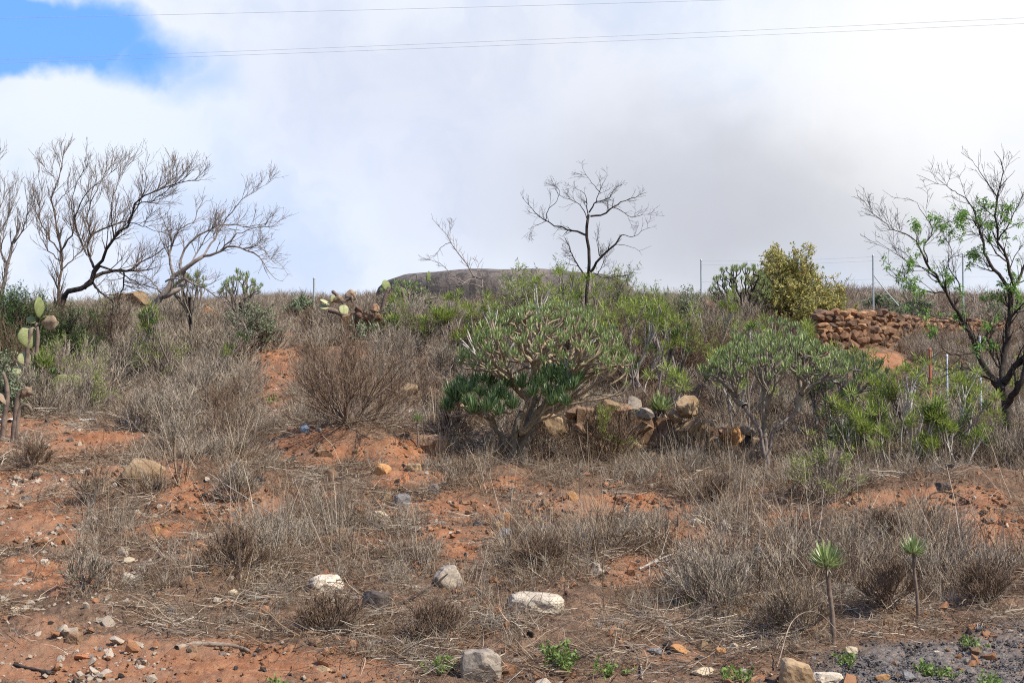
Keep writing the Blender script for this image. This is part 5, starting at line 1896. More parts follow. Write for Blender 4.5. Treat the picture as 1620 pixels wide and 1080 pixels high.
def pear(label, D, base, pads, stems=(), group='prickly pears'):
    """pads: (px,row of the foot, length px, angle deg from up, mesh, turn)"""
    b = at(base[0], base[1], D); b[2] = gh(b[0], b[1])
    root = empty('prickly_pear', b, label, 'cactus', group)
    k = D / F
    for (px, row, L, ang, me, turn) in pads:
        q = at(px, row, D)
        child('pad', me, root, q - b, (0, R(ang), 0), L * k).rotation_euler = (Matrix.Rotation(R(ang), 4, 'Y') @ Matrix.Rotation(R(turn), 4, 'Z')).to_euler()
    for pts, r0, r1 in stems:
        w3 = [at(a[0], a[1], D + (a[2] if len(a) > 2 else 0)) for a in pts]
        g_ = gh(w3[0][0], w3[0][1])
        if w3[0][2] > g_ - .05 and pts[0][1] >= base[1] - 8:
            w3 = [np.array([w3[0][0] - .03, w3[0][1], g_ - .06])] + w3
        ln = smooth_line(w3, 16)
        mb = MB(); tubes(mb, ln, np.linspace(r0, r1, 16) * (1 + .1 * np.sin(np.arange(16) * 1.7)), 8, cap=True)
        mb.build('stem', M['bark_brown'], root)
    return root


pear('half dead prickly pear with one upright green pad and a withered tan pad', 17.6, (56, 585), [
    (61, 503, 34, 2, PADG, 78), (56, 510, 16, -60, PADG, 30), (63, 510, 18, 55, PADG, 70), (66, 513, 26, 80, PADD, 25), (48, 552, 38, -8, PADG, 30), (44, 578, 24, -25, PADY, 20), (36, 588, 18, -70, PADY, 25)],
    [([(55, 600), (57, 570), (59, 545), (60, 528), (58, 512)], .034, .022), ([(40, 600), (43, 570), (44, 545), (50, 520)], .036, .028)])
pear('low prickly pear with broad green pads lying in the scrub', 17.6, (108, 618), [
    (84, 620, 36, 50, PADG, 15), (112, 618, 26, 25, PADG, 30), (104, 620, 24, 75, PADG, 20)],
    [([(98, 624), (96, 616)], .04, .03), ([(112, 626), (113, 616)], .035, .03)])
pear('dead prickly pear stump with dark stems at the left edge', 15.2, (20, 640), [
    (12, 640, 22, -30, PADD, 70), (36, 628, 20, 40, PADD, 60)],
    [([(8, 655), (12, 630), (10, 605), (5, 590)], .035, .02), ([(25, 655), (28, 630), (38, 615), (48, 622)], .035, .025), ([(30, 650), (44, 640), (50, 650)], .03, .02)])
pear('fallen prickly pear with pale yellow pads on the crest', 23.0, (520, 500), [
    (520, 487, 17, -80, PADY, 60), (522, 482, 18, -60, PADY, 75), (524, 480, 14, 20, PADY, 60), (527, 478, 16, 60, PADD, 50), (550, 497, 18, -40, PADY, 30)],
    [([(520, 490), (535, 494), (556, 504), (578, 512)], .045, .035), ([(552, 503), (565, 508), (580, 516)], .03, .02)])
pear('dead black forked prickly pear stem on the skyline', 23.6, (545, 492), [
    (547, 474, 20, 50, PADD, 30)],
    [([(545, 492), (543, 478), (538, 472), (530, 464), (526, 461)], .05, .03), ([(543, 478), (550, 472), (556, 468), (557, 478)], .035, .02)])
pear('old prickly pear with grey trunks sprawling before the tank', 23.0, (622, 490), [
    (612, 460, 18, -10, PADG, 40), (676, 446, 18, 10, PADG, 70), (632, 470, 16, 30, PADG, 20)],
    [([(606, 490), (608, 475), (612, 465), (616, 455)], .05, .035), ([(644, 492), (640, 478), (638, 465), (634, 455)], .035, .025), ([(600, 486), (625, 484), (650, 490), (672, 488)], .028, .018), ([(622, 492), (645, 486), (665, 476), (690, 470)], .025, .014)])

# ------------------------------------------------------------------ round water tank
TD, TR = 31.5, 2.92
tcx_ = (800 - 810) / F * TD
ztop = at(800, 424.5, TD - TR + .8)[2]
zb = gh(tcx_, TD - TR) - .6
mb = MB()
prof = [(TR + .02, zb), (TR + .01, ztop - .75), (TR, ztop - .40), (TR - .05, ztop - .26), (TR - .16, ztop - .15), (TR - .42, ztop - .055), (TR - .80, ztop - .005), (TR - 1.3, ztop + .01), (TR - 1.32, ztop - .1)]
NS = 96
a_ = np.arange(NS) * 2 * math.pi / NS
for i, (r, z) in enumerate(prof):
    rr_ = r + .012 * np.sin(a_ * 5) + (.008 * np.sin(a_ * 17))
    ring = np.c_[tcx_ + rr_ * np.cos(a_), TD + rr_ * np.sin(a_), np.full(NS, z) + (.012 * np.sin(a_ * 9) if i > 2 else 0)]
    mb.v.append(ring)
mb.n = NS * len(prof)
j = np.arange(NS)
for i in range(len(prof) - 1):
    mb.f4.append(np.stack([i * NS + j, i * NS + (j + 1) % NS, (i + 1) * NS + (j + 1) % NS, (i + 1) * NS + j], 1)); mb.m4.append(np.zeros(NS, int))
troot = empty('water_tank', (tcx_, TD, zb), 'large round dark concrete water tank behind the shrubs on the hilltop', 'water tank')
mb.build('tank_wall', M['tank'], troot)
mb = MB()
rc = TR - 1.325
rings = [(rc, ztop - .08), (rc * .5, ztop - .06), (.01, ztop - .05)]
for r, z in rings:
    mb.v.append(np.c_[tcx_ + r * np.cos(a_), TD + r * np.sin(a_), np.full(NS, z)])
mb.n = NS * 3
for i in range(2):
    mb.f4.append(np.stack([i * NS + j, i * NS + (j + 1) % NS, (i + 1) * NS + (j + 1) % NS, (i + 1) * NS + j], 1)); mb.m4.append(np.zeros(NS, int))
mb.build('cover_slab', M['tank'], troot)

# ------------------------------------------------------------------ dry stone walls
def stone_set(seed0, mt, n=8):
    r_ = []
    for i in range(n):
        me = hull_rock(seed0 + i, 26, .78)
        me.materials.append(mt)
        r_.append(me)
    return r_


WS = stone_set(600, M['wall_stone'], 7) + stone_set(610, M['wall_stone_dark'], 4) + stone_set(616, M['wall_stone_light'], 3)
WSR = stone_set(620, M['st_brown'], 5)
WST = stone_set(640, M['st_tan'], 4) + stone_set(650, M['st_greybrown'], 3) + stone_set(655, M['st_dark'], 2)


def stone_wall(name, label, line, seed, sizes=(.16, .30), sets=None, group=None, thick=.28, maxn=280, messy=.0):
    """line: (px, row_base, row_top, D); stones laid course by course"""
    rng = np.random.default_rng(seed)
    sets = sets or (WS + WSR[:2])
    P_ = [np.r_[at(a[0], a[1], a[3]), at(a[0], a[2], a[3])[2]] for a in line]
    for q_ in P_:
        q_[2] = gh(q_[0], q_[1]) - .06
    P_ = np.array(P_)
    s = np.r_[0, np.cumsum(np.linalg.norm(np.diff(P_[:, :2], axis=0), axis=1))]
    root = empty(name, P_[0][:3], label, 'stone wall', group)
    o0 = P_[0][:3]
    fill = MB()
    laid = []
    z_off = 0.0
    Hm = (P_[:, 3] - P_[:, 2]).max()
    while z_off < Hm:
        ch = rng.uniform(*sizes) * .72
        u = -rng.uniform(0, .1)
        while u < s[-1]:
            wdt = rng.uniform(*sizes) * rng.uniform(.8, 1.35)
            c = u + wdt / 2
            u += wdt * .93
            if c > s[-1]:
                break
            bx, by, z0, z1 = [np.interp(c, s, P_[:, q]) for q in range(4)]
            zt = z0 + z_off + ch / 2
            if zt > z1 - ch * .15 + rng.uniform(-.05, .04):
                continue
            if rng.uniform() < messy * .4:
                continue
            hh = ch * rng.uniform(.95, 1.3)
            me = sets[rng.integers(len(sets))]
            yy = by + rng.normal(0, .035 + messy * .12)
            laid.append((zt, me, np.array([bx, yy, zt + rng.normal(0, .012 + messy * .05)]) - o0,
                         (rng.normal(0, .1 + messy * .5), rng.normal(0, .1 + messy * .5), rng.uniform(-.4, .4) + (3.14 if rng.uniform() < .5 else 0)), (wdt * 1.12, wdt * 1.0, hh * 1.42), z1 - zt))
        z_off += ch * .88
    # the upper courses, seen best, are single stones; what is beyond 290 is joined
    laid.sort(key=lambda q: q[5])
    for (zt, me, lo, ro, sc_, _) in laid[:maxn]:
        child('stone', me, root, lo, ro, sc_)
    rest = laid[maxn:]
    if rest:
        low = MB()
        for (zt, me, lo, ro, sc_, _) in rest:
            vv = np.array([v.co[:] for v in me.vertices]) * np.array(sc_)
            vv = vv @ np.array(Euler(ro).to_matrix()).T + lo + o0
            low.add(vv, None, [list(p_.vertices) for p_ in me.polygons])
        ob = low.build('lower_stones', M['wall_stone'], root, smooth=False)
        ob['kind'] = 'stuff'
    # packed small stones in the core, behind the face
    n = int(s[-1] * 60)
    for _ in range(n):
        c = rng.uniform(0, s[-1])
        bx, by, z0, z1 = [np.interp(c, s, P_[:, q]) for q in range(4)]
        pp = np.array([bx, by + .16 + rng.uniform(0, .12), rng.uniform(z0 - .05, max(z0, z1 - .16))])
        sc = rng.uniform(.14, .22)
        cube = np.array([[x, y, z] for x in (-.5, .5) for y in (-.5, .5) for z in (-.5, .5)]) + rng.normal(0, .12, (8, 3))
        fill.add(pp + cube * sc, [[0, 1, 3, 2], [4, 6, 7, 5], [0, 4, 5, 1], [2, 3, 7, 6], [0, 2, 6, 4], [1, 5, 7, 3]])
    o = fill.build('packing', M['st_brown'], root, smooth=False)
    o['kind'] = 'stuff'
    return root


stone_wall('dry_stone_wall', 'long dry stone wall of brown basalt stones running off to the right', [
    (1288, 522, 487, 24.6), (1310, 530, 485, 24.8), (1340, 545, 487, 25.2), (1380, 552, 490, 26.0), (1420, 548, 495, 27.2), (1450, 540, 501, 29), (1500, 535, 507, 32.0), (1560, 530, 508, 36.0), (1640, 532, 512, 41.0)],
    71, (.13, .27), maxn=290, messy=.06)
stone_wall('dry_stone_wall', 'short broken run of dry stone wall below the grey green skyline bush', [
    (1098, 498, 478, 24.5), (1130, 500, 478, 24.5), (1152, 505, 482, 24.4)], 72, (.15, .26), messy=.5)
stone_wall('rubble_wall', 'collapsed rubble wall of reddish stones in front of the tank', [
    (545, 512, 488, 22.8), (590, 518, 484, 22.8), (640, 512, 484, 22.9), (690, 508, 482, 23.0)], 73, (.11, .19), sets=WSR + WS[:3] + WS[7:10], messy=.6)
stone_wall('ruined_terrace_wall', 'ruined retaining wall of large tan and brown boulders across the middle of the slope', [
    (905, 672, 646, 15.5), (960, 672, 630, 15.5), (1000, 674, 626, 15.5), (1060, 690, 646, 15.6), (1120, 700, 664, 15.7), (1170, 706, 672, 15.8), (1205, 712, 684, 15.8)],
    74, (.13, .27), sets=WST + WSR, messy=.45)
stone_wall('ruined_terrace_wall', 'tumbled brown terrace stones left of the dome shaped succulent', [
    (640, 640, 616, 17.0), (670, 646, 606, 17.0), (705, 650, 620, 17.0)], 75, (.18, .32), sets=WSR + WST[:2], messy=.6)

# ------------------------------------------------------------------ stones
BG = 'large boulders of the terrace'
rock(862, 700, 66, 50, M['st_tan'], 'angular tan boulder right behind the thick succulent trunk', 801, 'boulder', 'boulder', BG, sink=.15)
rock(1086, 656, 40, 30, M['st_tan'], 'smooth rounded tan boulder right of the spiky rosette', 802, 'boulder', 'boulder', BG, on=15.55, D=15.5, rough=.05, sink=.1)
rock(998, 662, 34, 30, M['st_greybrown'], 'grey brown boulder in the wall left of the spiky rosette', 803, 'boulder', 'boulder', BG, on=15.55, D=15.5)
rock(962, 664, 42, 34, M['st_tan'], 'tan boulder under the long horizontal succulent stems', 804, 'boulder', 'boulder', BG, on=15.55, D=15.5)
rock(1104, 696, 60, 30, M['st_tan'], 'broad tan boulder with cracks right of the hanging dead leaves', 805, 'boulder', 'boulder', BG, on=15.55, D=15.5)
rock(1155, 702, 38, 28, M['st_orange'], 'orange brown boulder at the right end of the boulder row', 806, 'boulder', 'boulder', BG, on=15.55, D=15.5)
rock(685, 715, 52, 32, M['st_brown'], 'rough brown boulder beside the tiny single stemmed succulent', 807, 'boulder', 'boulder', BG)
rock(1016, 726, 36, 22, M['st_tan'], 'flat tan boulder with a black hollow under it', 808, 'boulder', 'boulder', BG)
rock(1035, 740, 42, 30, M['st_orange'], 'orange boulder on the terrace floor before the flat tan one', 809, 'boulder', 'boulder', BG)
rock(905, 735, 46, 26, M['st_brown'], 'dark brown boulder right of the thick succulent trunk', 810, 'boulder', 'boulder', BG)
rock(1198, 748, 36, 42, M['st_brown'], 'upright brown boulder behind the thin grey trunk', 811, 'boulder', 'boulder', BG)
rock(215, 762, 84, 38, M['st_tan'], 'wide tan boulder half buried at the top of the red slope', 812, 'boulder', 'boulder', BG, rough=.06)
rock(205, 500, 62, 34, M['st_tan'], 'tan rock outcrop on the skyline between the leaning trees', 813, 'boulder', 'boulder', BG, sink=.05)
rock(330, 512, 30, 24, M['st_orange'], 'orange rock in the grey scrub below the bent tree', 814, 'boulder', 'boulder', BG, sink=.05)
rock(510, 726, 30, 18, M['st_brown'], 'brown stone on the lip of the red bank', 815)
rock(485, 684, 18, 17, M['st_blue'], 'small blue grey stone at the foot of the large rounded bush', 816)
LG = 'loose stones on the bank'
STN = [
    (517, 937, 54, 28, 'st_white', 'smooth cream white stone lying alone in the straw', 0),
    (850, 972, 96, 36, 'st_white', 'long white lichen covered block', 0),
    (210, 924, 36, 18, 'st_white', 'flat pale stone in the grey straw on the left', .2),
    (600, 828, 34, 24, 'st_cream', 'tilted cream slab on the upper bank', .7),
    (567, 823, 28, 11, 'st_tan', 'flat tan stone left of the tilted cream slab', .1),
    (797, 853, 24, 18, 'st_blue', 'blue grey stone touching the yellow one', 0),
    (790, 838, 17, 16, 'st_yellow', 'bright yellow stone on the red scar', 0),
    (769, 833, 15, 11, 'st_tan', 'small tan stone left of the yellow one', 0),
    (756, 832, 18, 9, 'st_grey', 'small flat grey stone at the end of the stone cluster', 0),
    (684, 780, 22, 18, 'st_grey', 'pale topped grey stone over a black hollow', 0),
    (761, 1074, 66, 52, 'st_greybrown', 'big weathered grey brown rock at the bottom edge', 0),
    (1258, 1086, 58, 46, 'st_tan', 'big tan faced rock beside the white slab', .3),
    (1306, 1082, 50, 19, 'st_white', 'flat white slab at the bottom edge', 0),
    (1108, 1068, 36, 15, 'st_cream', 'flat cream stone near the bottom edge', 0),
    (592, 962, 48, 32, 'st_dark', 'dark rough stone sunk in the brown straw', 0),
    (708, 928, 42, 36, 'st_greybrown', 'leaning grey stone behind the brown matted bush', -.4),
    (822, 938, 40, 14, 'st_brown', 'low brown stone above the white block', 0),
    (1100, 832, 24, 15, 'st_white', 'pale stone on the terrace lip', 0),
    (1146, 838, 22, 14, 'st_white', 'slanting white chip right of the pale stone', .6),
    (1200, 875, 15, 11, 'st_blue', 'small blue grey stone above a white chip', 0),
    (1202, 888, 11, 9, 'st_white', 'tiny white chip below the blue grey stone', 0),
    (605, 752, 26, 22, 'st_orange', 'yellow ochre lump on the upper left of the red scar', .3),
    (641, 764, 18, 20, 'st_red', 'brick red stone below the yellow ochre lump', 0),
    (612, 795, 24, 20, 'st_tan', 'tan stone above the tilted cream slab', 0),
    (637, 800, 26, 22, 'st_grey', 'grey stone between the tan stones of the upper bank', 0),
    (248, 845, 17, 13, 'st_orange', 'small round orange stone on the left red slope', 0),
    (262, 834, 16, 7, 'st_tan', 'tan chip beside the round orange stone', .2),
    (1490, 778, 28, 16, 'st_dark', 'black pointed rock at the head of the red track', 0),
    (1035, 1036, 26, 12, 'st_grey', 'flat grey green stone near the orange slab', 0),
    (1072, 1034, 34, 16, 'st_orange', 'orange slab near the flat grey green stone', 0),
    (370, 947, 18, 17, 'st_cream', 'pale lumpy stone in the middle of the left straw', 0),
    (472, 928, 12, 10, 'st_cream', 'small cream chip left of the smooth white stone', 0),
    (660, 930, 14, 7, 'st_white', 'thin white chip in the brown straw', 0),
    (1137, 1036, 18, 14, 'st_orange', 'small orange brown stone in the dry tangle', 0),
    (1158, 1028, 14, 13, 'st_cream', 'small cream stone beside the orange brown one', 0),
    (1110, 1028, 20, 16, 'st_tan', 'tan stone in the dry tangle at the bottom', 0),
    (1343, 1035, 20, 14, 'st_cream', 'cream stone at the edge of the cinder gravel', 0),
    (1392, 1078, 22, 14, 'st_orange', 'orange and white stone in the cinder gravel', 0),
    (1432, 1076, 24, 12, 'st_grey', 'grey stone in the cinder gravel', 0),
    (1475, 1034, 12, 5, 'st_white', 'white chip on the cinder gravel', 0),
    (70, 952, 16, 8, 'st_white', 'white flat pebble on the left pebbly ground', 0),
    (32, 968, 18, 9, 'st_cream', 'cream flat pebble nearest the left edge', 0),
    (75, 893, 14, 10, 'st_white', 'white pebble at the end of the dark twig', 0),
    (205, 890, 26, 9, 'st_cream', 'elongated cream stone beside the dark twig', 0),
    (322, 893, 14, 10, 'st_cream', 'pinkish cream pebble near the brown matted bush', 0),
    (120, 1018, 28, 22, 'st_brown', 'brown lump on the edge of the dirt track', 0),
    (132, 1044, 26, 8, 'st_red', 'flat red stone pressed into the dirt track', 0),
    (512, 1062, 26, 10, 'st_tan', 'tan stone on the dirt track below the fallen branch', 0),
    (40, 800, 44, 12, 'st_brown', 'flat brown stone on the bare left ground', 0),
    (45, 793, 22, 9, 'st_grey', 'grey flat stone on the bare left ground', 0),
    (412, 765, 20, 16, 'st_dark', 'dark stone in the red slope below the left bush', 0),
    (250, 775, 18, 13, 'st_dark', 'dark stone against the tan half buried boulder', 0),
    (520, 760, 26, 20, 'st_brown', 'brown stone on the red bank below the large bush', 0),
    (1010, 790, 18, 12, 'st_red', 'red clod in the central red patch', 0),
    (905, 790, 16, 16, 'st_orange', 'orange clod at the left end of the central red patch', 0),
    (800, 822, 18, 12, 'st_orange', 'orange stone right of the stone cluster', 0),
    (848, 826, 16, 12, 'st_tan', 'pale tan stone on the right of the red scar', 0),
    (1445, 820, 22, 18, 'st_dark', 'black clod under the arching root of the red track', 0),
    (1465, 828, 16, 10, 'st_dark', 'small black clod next to the arching root', 0),
    (735, 800, 16, 10, 'st_brown', 'brown stone above the stone cluster', 0),
    (655, 745, 24, 14, 'st_tan', 'low tan stone on the upper centre bank', 0),
    (940, 850, 14, 12, 'st_cream', 'small cream stone in the grass centre right', 0),
    (1175, 915, 22, 14, 'st_orange', 'orange stone in the scar below the pale chips', 0),
    (1160, 898, 18, 14, 'st_tan', 'tan stone in the scar below the pale chips', 0),
]
for j, (px, row, wpx, hpx, mt, lab, tl) in enumerate(STN):
    rock(px, row, wpx, hpx, M[mt], lab, 900 + j, tilt=tl, rz=random.Random(j).uniform(-.5, .5), group=LG, boxy=(wpx > 44 or j % 3 == 0), rough=.07 if wpx > 44 else .1)

# ------------------------------------------------------------------ posts, fences and wires
def post(px, D, row_top, wpx, mt, label, name='fence_post', row_base=None, group='fence posts on the hill', cap=True, holes=False):
    x_ = (px - 810) / F * D / CT
    z0 = gh(x_, D) - .1
    top = at(px, row_top, D)
    r = wpx * D / F / 2
    root = empty(name, (top[0], D, z0), label, 'post', group)
    mb = MB()
    n = 8
    tubes(mb, [[top[0], D, z0], [top[0], D, (z0 + top[2]) / 2], [top[0], D, top[2]]], [r, r, r], n)
    mb.build('shaft', mt, root)
    mb = MB()
    tubes(mb, [[top[0], D, top[2] - .02], [top[0], D, top[2] + .002], [top[0], D, top[2] + .012]], [r * 1.25, r * 1.25, r * .8], n, cap=True)
    mb.build('cap', mt, root)
    return top


post(497, 27.5, 440, 3.4, M['postgrey'], 'grey fence post, taller of the two on the left skyline')
post(512, 29.5, 462, 2.6, M['postgrey'], 'short thin fence post just right of the taller one on the skyline')
g = 'steel posts of the wire fence on the right skyline'
tA = post(1109, 33, 411, 2.6, M['galv'], 'thin steel fence post furthest left, beside the grey green skyline bush', group=g)
tB = post(1381, 30.5, 404, 2.8, M['galv'], 'thin steel fence post standing free above the stone wall', group=g)
tC = post(1523, 32, 402, 2.8, M['galv'], 'thin steel fence post seen through the branches of the leafing tree', group=g)
g2 = 'coloured posts beyond the green shrubs'
post(1471, 19.5, 552, 4.2, M['postred'], 'rust red post among the green shrubs', group=g2)
post(1498, 20.0, 562, 3.0, M['postwhite'], 'white post behind the pale stemmed green shrub', group=g2)
tW = post(1550, 20.5, 533, 3.2, M['postwhite'], 'tall white post left of the black forked trunk', group=g2)
# brace of the free standing post
mb = MB()
q = np.array(tB)
tubes(mb, [q - [0, 0, .42], q + [.25, 0, -.75], q + [.55, 0, -1.1]], [.012] * 3, 6)
o = mb.build('post_brace', M['galv']); tag(o, 'slanting steel brace leaning on the free standing fence post', 'brace')


def wire(a, b_, r, sag, label, group, name='wire', mt='wire', n=30):
    a = np.asarray(a, float); b_ = np.asarray(b_, float)
    tt = np.linspace(0, 1, n)[:, None]
    ln = a + (b_ - a) * tt - np.array([0, 0, 1.0]) * sag * 4 * tt * (1 - tt)
    mb = MB(); tubes(mb, ln, np.full(n, r), 4)
    o = mb.build(name, M[mt])
    tag(o, label, 'wire', group)
    return o


for nm, dz, lab in (('fence_wire', .03, 'top strand of the skyline fence'), ('fence_wire', .12, 'second strand just under the top one of the skyline fence'), ('fence_wire', .52, 'middle strand of the skyline fence'), ('fence_wire', .78, 'lowest strand of the skyline fence')):
    e = np.array(tC) + (np.array(tC) - np.array(tB)) * 1.2
    pts = [np.array(tA), np.array(tB), np.array(tC), e]
    mb = MB()
    for a, b_ in zip(pts[:-1], pts[1:]):
        tt = np.linspace(0, 1, 12)[:, None]
        tubes(mb, a + (b_ - a) * tt - np.array([0, 0, 1.0]) * (dz + .12 * tt * (1 - tt)), np.full(12, .0018), 3)
    o = mb.build('fence_wire', M['wire'])
    tag(o, lab + ' between the thin steel posts', 'wire', 'fence wires')
for (ra, rb, D0, D1, lab) in ((22, -22, 26, 26, 'single overhead cable crossing the top left corner of the sky'),
                              (88, 22, 28, 28, 'upper cable of the close pair crossing the whole sky'),
                              (93.5, 31, 28, 28, 'lower cable of the close pair crossing the whole sky')):
    a = at(-700, ra + (ra - rb) * 700 / 1620, D0); b_ = at(2300, rb - (ra - rb) * 680 / 1620, D1)
    wire(a, b_, .0028, .12, lab, 'overhead cables', 'overhead_cable', n=60)

# ------------------------------------------------------------------ fallen wood
def branch_on_ground(pts, r0, r1, label, name='fallen_branch', mt='dead_wood', lift=.0, cat='branch', twigs=0, seed=1):
    rng = np.random.default_rng(seed)
    P_ = [gp(q[0], q[1]) for q in pts]
    P_ = np.array([p + np.array([0, 0, r0 * .7 + (pts[i][2] if len(pts[i]) > 2 else 0)]) for i, p in enumerate([gp(q[0], q[1]) for q in pts])]) if len(pts[0]) > 2 else np.array([p + np.array([0, 0, r0 * .7]) for p in P_])
    ln = smooth_line(P_, 18)
    mb = MB()
    rr = np.linspace(r0, r1, 18) * (1 + .12 * rng.normal(0, 1, 18))
    tubes(mb, ln, rr, 7, cap=True)
    if twigs:
        ch, rd = spawn(ln[None], rr[None], twigs, .2, 1, .8, (0, 0, .25), .22, .4, 5, .5, .002, .12, .1, rng)
        tubes(mb, ch, rd, 4)
    o = mb.build(name, M[mt])
    tag(o, label, cat, 'fallen branches')
    return o


branch_on_ground([(284, 1030), (305, 1024), (345, 1023), (378, 1026), (398, 1033)], .020, .010, 'bleached fallen branch lying on the dirt track', seed=2)
branch_on_ground([(78, 886), (120, 884), (160, 884), (195, 889)], .008, .005, 'thin dark twig lying on the left pebbly ground', mt='bark_dark', seed=3)
branch_on_ground([(255, 856), (290, 857), (320, 852)], .014, .008, 'short grey stick beside the brown matted bush', seed=4)
branch_on_ground([(30, 1053), (60, 1060), (95, 1066)], .010, .007, 'dark stick in the lower left corner', mt='bark_dark', seed=5)
branch_on_ground([(700, 700, .1), (730, 690, .2), (760, 672, .2)], .022, .012, 'black dead branch behind the left bush of the thick trunk', mt='bark_dark', twigs=10, seed=6)
branch_on_ground([(990, 1020), (1008, 1040), (1014, 1075)], .010, .006, 'crooked grey root above the bottom edge', seed=7)
branch_on_ground([(1455, 818, .02), (1470, 797, .08), (1500, 794, .08), (1530, 800, .02)], .008, .005, 'dark arching root on the red track', mt='bark_dark', seed=8)
branch_on_ground([(1035, 790), (1050, 802), (1065, 806)], .012, .007, 'dark root end sticking from the red patch', mt='bark_dark', seed=9)
branch_on_ground([(640, 960, .02), (690, 935, .05), (730, 925, .15)], .008, .004, 'dark thin stick slanting out of the brown straw', mt='bark_dark', seed=10)
branch_on_ground([(1225, 1062, .02), (1250, 1030, .18), (1290, 1022, .2), (1335, 1030, .05)], .004, .002, 'pale arching stalk over the tan faced rock', mt='dead_wood', seed=11)
branch_on_ground([(430, 905, .02), (470, 850, .02), (330, 775, .15)], .006, .003, 'long pale cane lying across the left mound', mt='bark_pale', seed=12)
branch_on_ground([(1010, 905, .02), (1060, 890, .05), (1110, 880, .05)], .008, .004, 'pale stick in the grass above the dry tangle', mt='bark_pale', twigs=8, seed=13)
branch_on_ground([(555, 640, .1), (600, 640, .2), (660, 648, .1)], .014, .006, 'grey dead branch under the large rounded bush', twigs=12, seed=14)

# tall single dry stalks
rngT = np.random.default_rng(77)
for j, (px, row, top, lean, lab) in enumerate([
        (955, 970, 830, 2, 'tall thin dry stalk in front of the white block'), (890, 955, 830, 10, 'thin dry stalk left of the white block'),
        (1057, 960, 820, -14, 'leaning dry stalk at the left of the tangled pale bush'), (1230, 1010, 830, -20, 'long leaning stalk above the left seedling'),
        (1335, 900, 800, -10, 'dry stalk above the bare stemmed seedlings'), (1180, 740, 610, 2, 'tall pale stalk between the boulders and the thin grey trunk'),
        (300, 760, 660, -4, 'dry stalk on the left slope'), (918, 800, 720, -2, 'dark burnt stalk standing in the central red patch'),
        (460, 880, 760, -8, 'dry stalk above the near left mound'), (112, 700, 560, 6, 'pale stalk in the scrub right of the low prickly pear')]):
    p = gp(px, row)
    q = at(px + lean, top, p[1] + rngT.normal(0, .1))
    ln = smooth_line([p - [0, 0, .03], p + (q - p) * .5 + rngT.normal(0, .02, 3), q], 12)
    mb = MB(); rr = np.linspace(.0030, .0014, 12)
    tubes(mb, ln, rr, 4)
    ch, rd = spawn(ln[None], rr[None], 9, .4, 1, .6, (0, 0, .6), .12, .4, 4, .7, .001, .08, .2, rngT)
    tubes(mb, ch, rd, 3)
    o = mb.build('dry_stalk', M['bark_dark' if 'burnt' in lab else 'straw'])
    tag(o, lab, 'stalk', 'tall dry stalks')

# ------------------------------------------------------------------ fresh weeds at the edge of the track
def weed(px, row, wpx, hpx, n, label, seed, lsz=.03):
    rng = np.random.default_rng(seed)
    p = gp(px, row)
    k = p[1] / F
    root = empty('green_weed', p, label, 'weed', 'fresh green weeds by the track')
    m_ = 16
    st = p + np.c_[rng.normal(0, wpx * k * .22, (m_, 1)), rng.normal(0, .05, (m_, 1)), np.zeros((m_, 1))]
    pt = make_paths(st, np.c_[rng.normal(0, .5, (m_, 2)), np.ones(m_)], hpx * k * rng.uniform(.5, 1.1, m_), 5, .15, .2, rng)
    mb = MB(); tubes(mb, pt, np.full((m_, 5), .0022), 4)
    mb.build('stems', M['weed'], root)
    i = rng.integers(0, m_, n); j_ = rng.integers(1, 5, n)
    b_ = pt[i, j_] + rng.normal(0, .008, (n, 3))
    mb = MB(); leaves(mb, b_, rng.normal(0, 1, (n, 3)) + np.array([0, 0, .6]), lsz * rng.uniform(.6, 1.2, n), lsz * .7 * rng.uniform(.6, 1.2, n), rng)
    o = mb.build('leaves', M['weed'], root); o['kind'] = 'stuff'


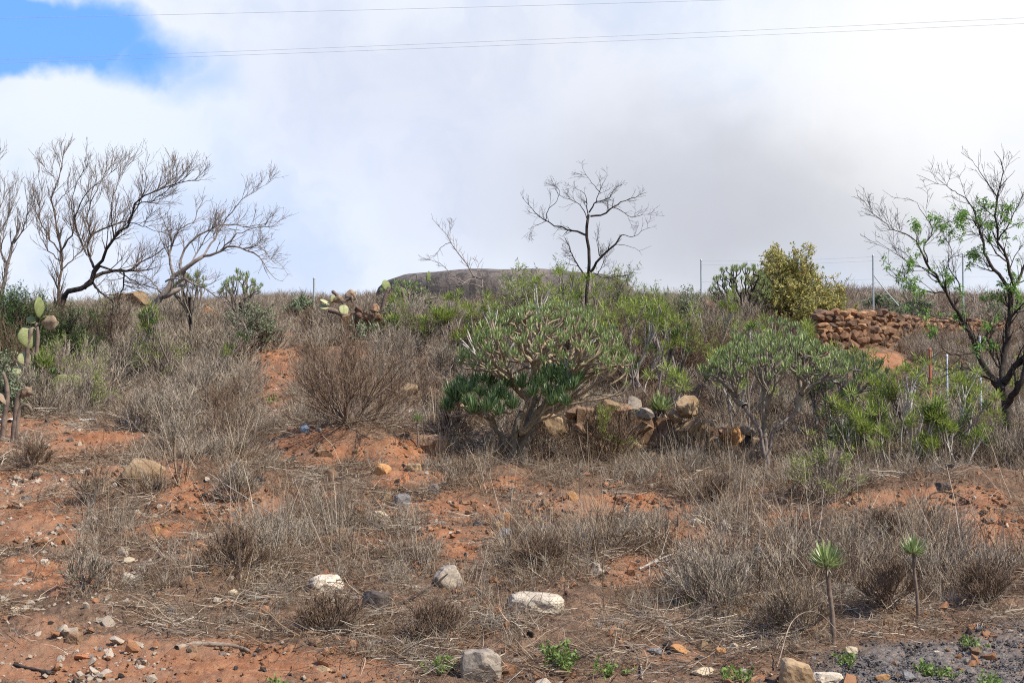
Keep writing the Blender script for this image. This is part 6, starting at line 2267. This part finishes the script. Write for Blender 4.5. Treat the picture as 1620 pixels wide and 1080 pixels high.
weed(885, 1062, 84, 40, 420, 'largest bright green weed right of the weathered rock', 1)
weed(702, 1062, 44, 22, 160, 'low green weed touching the left side of the weathered rock', 2)
weed(965, 1068, 50, 18, 120, 'sparse green weed on the right of the largest one', 3)
weed(1148, 1078, 20, 26, 60, 'small upright green weed left of the tan faced rock', 4)
weed(1172, 1078, 18, 22, 50, 'second small upright weed nearer the tan faced rock', 5)
weed(1332, 1052, 34, 18, 70, 'small green weed at the foot of the bare stemmed seedling', 6)
weed(1455, 1062, 40, 14, 70, 'flat green weed in the cinder gravel left of centre', 7)
weed(1485, 1070, 40, 16, 80, 'green weed in the middle of the cinder gravel', 8)
weed(1530, 1024, 34, 14, 60, 'green weed at the back of the cinder gravel', 9)
weed(1560, 1084, 50, 20, 90, 'green weed at the bottom right corner', 10)
weed(440, 1085, 50, 10, 60, 'flat green weed on the dirt track at the bottom', 11)
weed(430, 638, 24, 14, 60, 'pale green weed beside the hillside track', 12)
weed(1090, 960, 20, 14, 40, 'small green weed in the dry tangle', 13)

# scraps of white plastic litter on the left
def scrap(px, row, wpx, seed, label):
    rng = np.random.default_rng(seed)
    p = gp(px, row)
    k = p[1] / F
    n = 7
    g_ = np.linspace(-.5, .5, n)
    X, Y = np.meshgrid(g_, g_)
    rad_ = 1 + .35 * rng.normal(0, 1, X.shape) * .4
    Z = .25 * fbm(X * 3 + seed, Y * 3, 3, seed) + .1 * rng.uniform(0, 1, X.shape)
    V = np.stack([X * wpx * k * rad_, Y * wpx * k * .8 * rad_, Z * wpx * k], -1).reshape(-1, 3) + p
    i = np.arange(n - 1)[:, None] * n; j_ = np.arange(n - 1)[None]
    q = np.stack([i + j_, i + j_ + 1, i + n + j_ + 1, i + n + j_], -1).reshape(-1, 4)
    mb = MB(); mb.add(V, q)
    o = mb.build('plastic_scrap', M['plastic'], smooth=False)
    md = o.modifiers.new('thickness', 'SOLIDIFY'); md.thickness = .002
    tag(o, label, 'litter', 'white scraps left of the track')


scrap(140, 668, 24, 1, 'largest crumpled white plastic scrap under the grey scrub')
scrap(205, 672, 22, 2, 'crumpled white scrap right of the largest one')
scrap(246, 662, 14, 3, 'small white scrap furthest right of the litter')
scrap(14, 668, 22, 4, 'pale scrap of litter by the dead stump at the left edge')
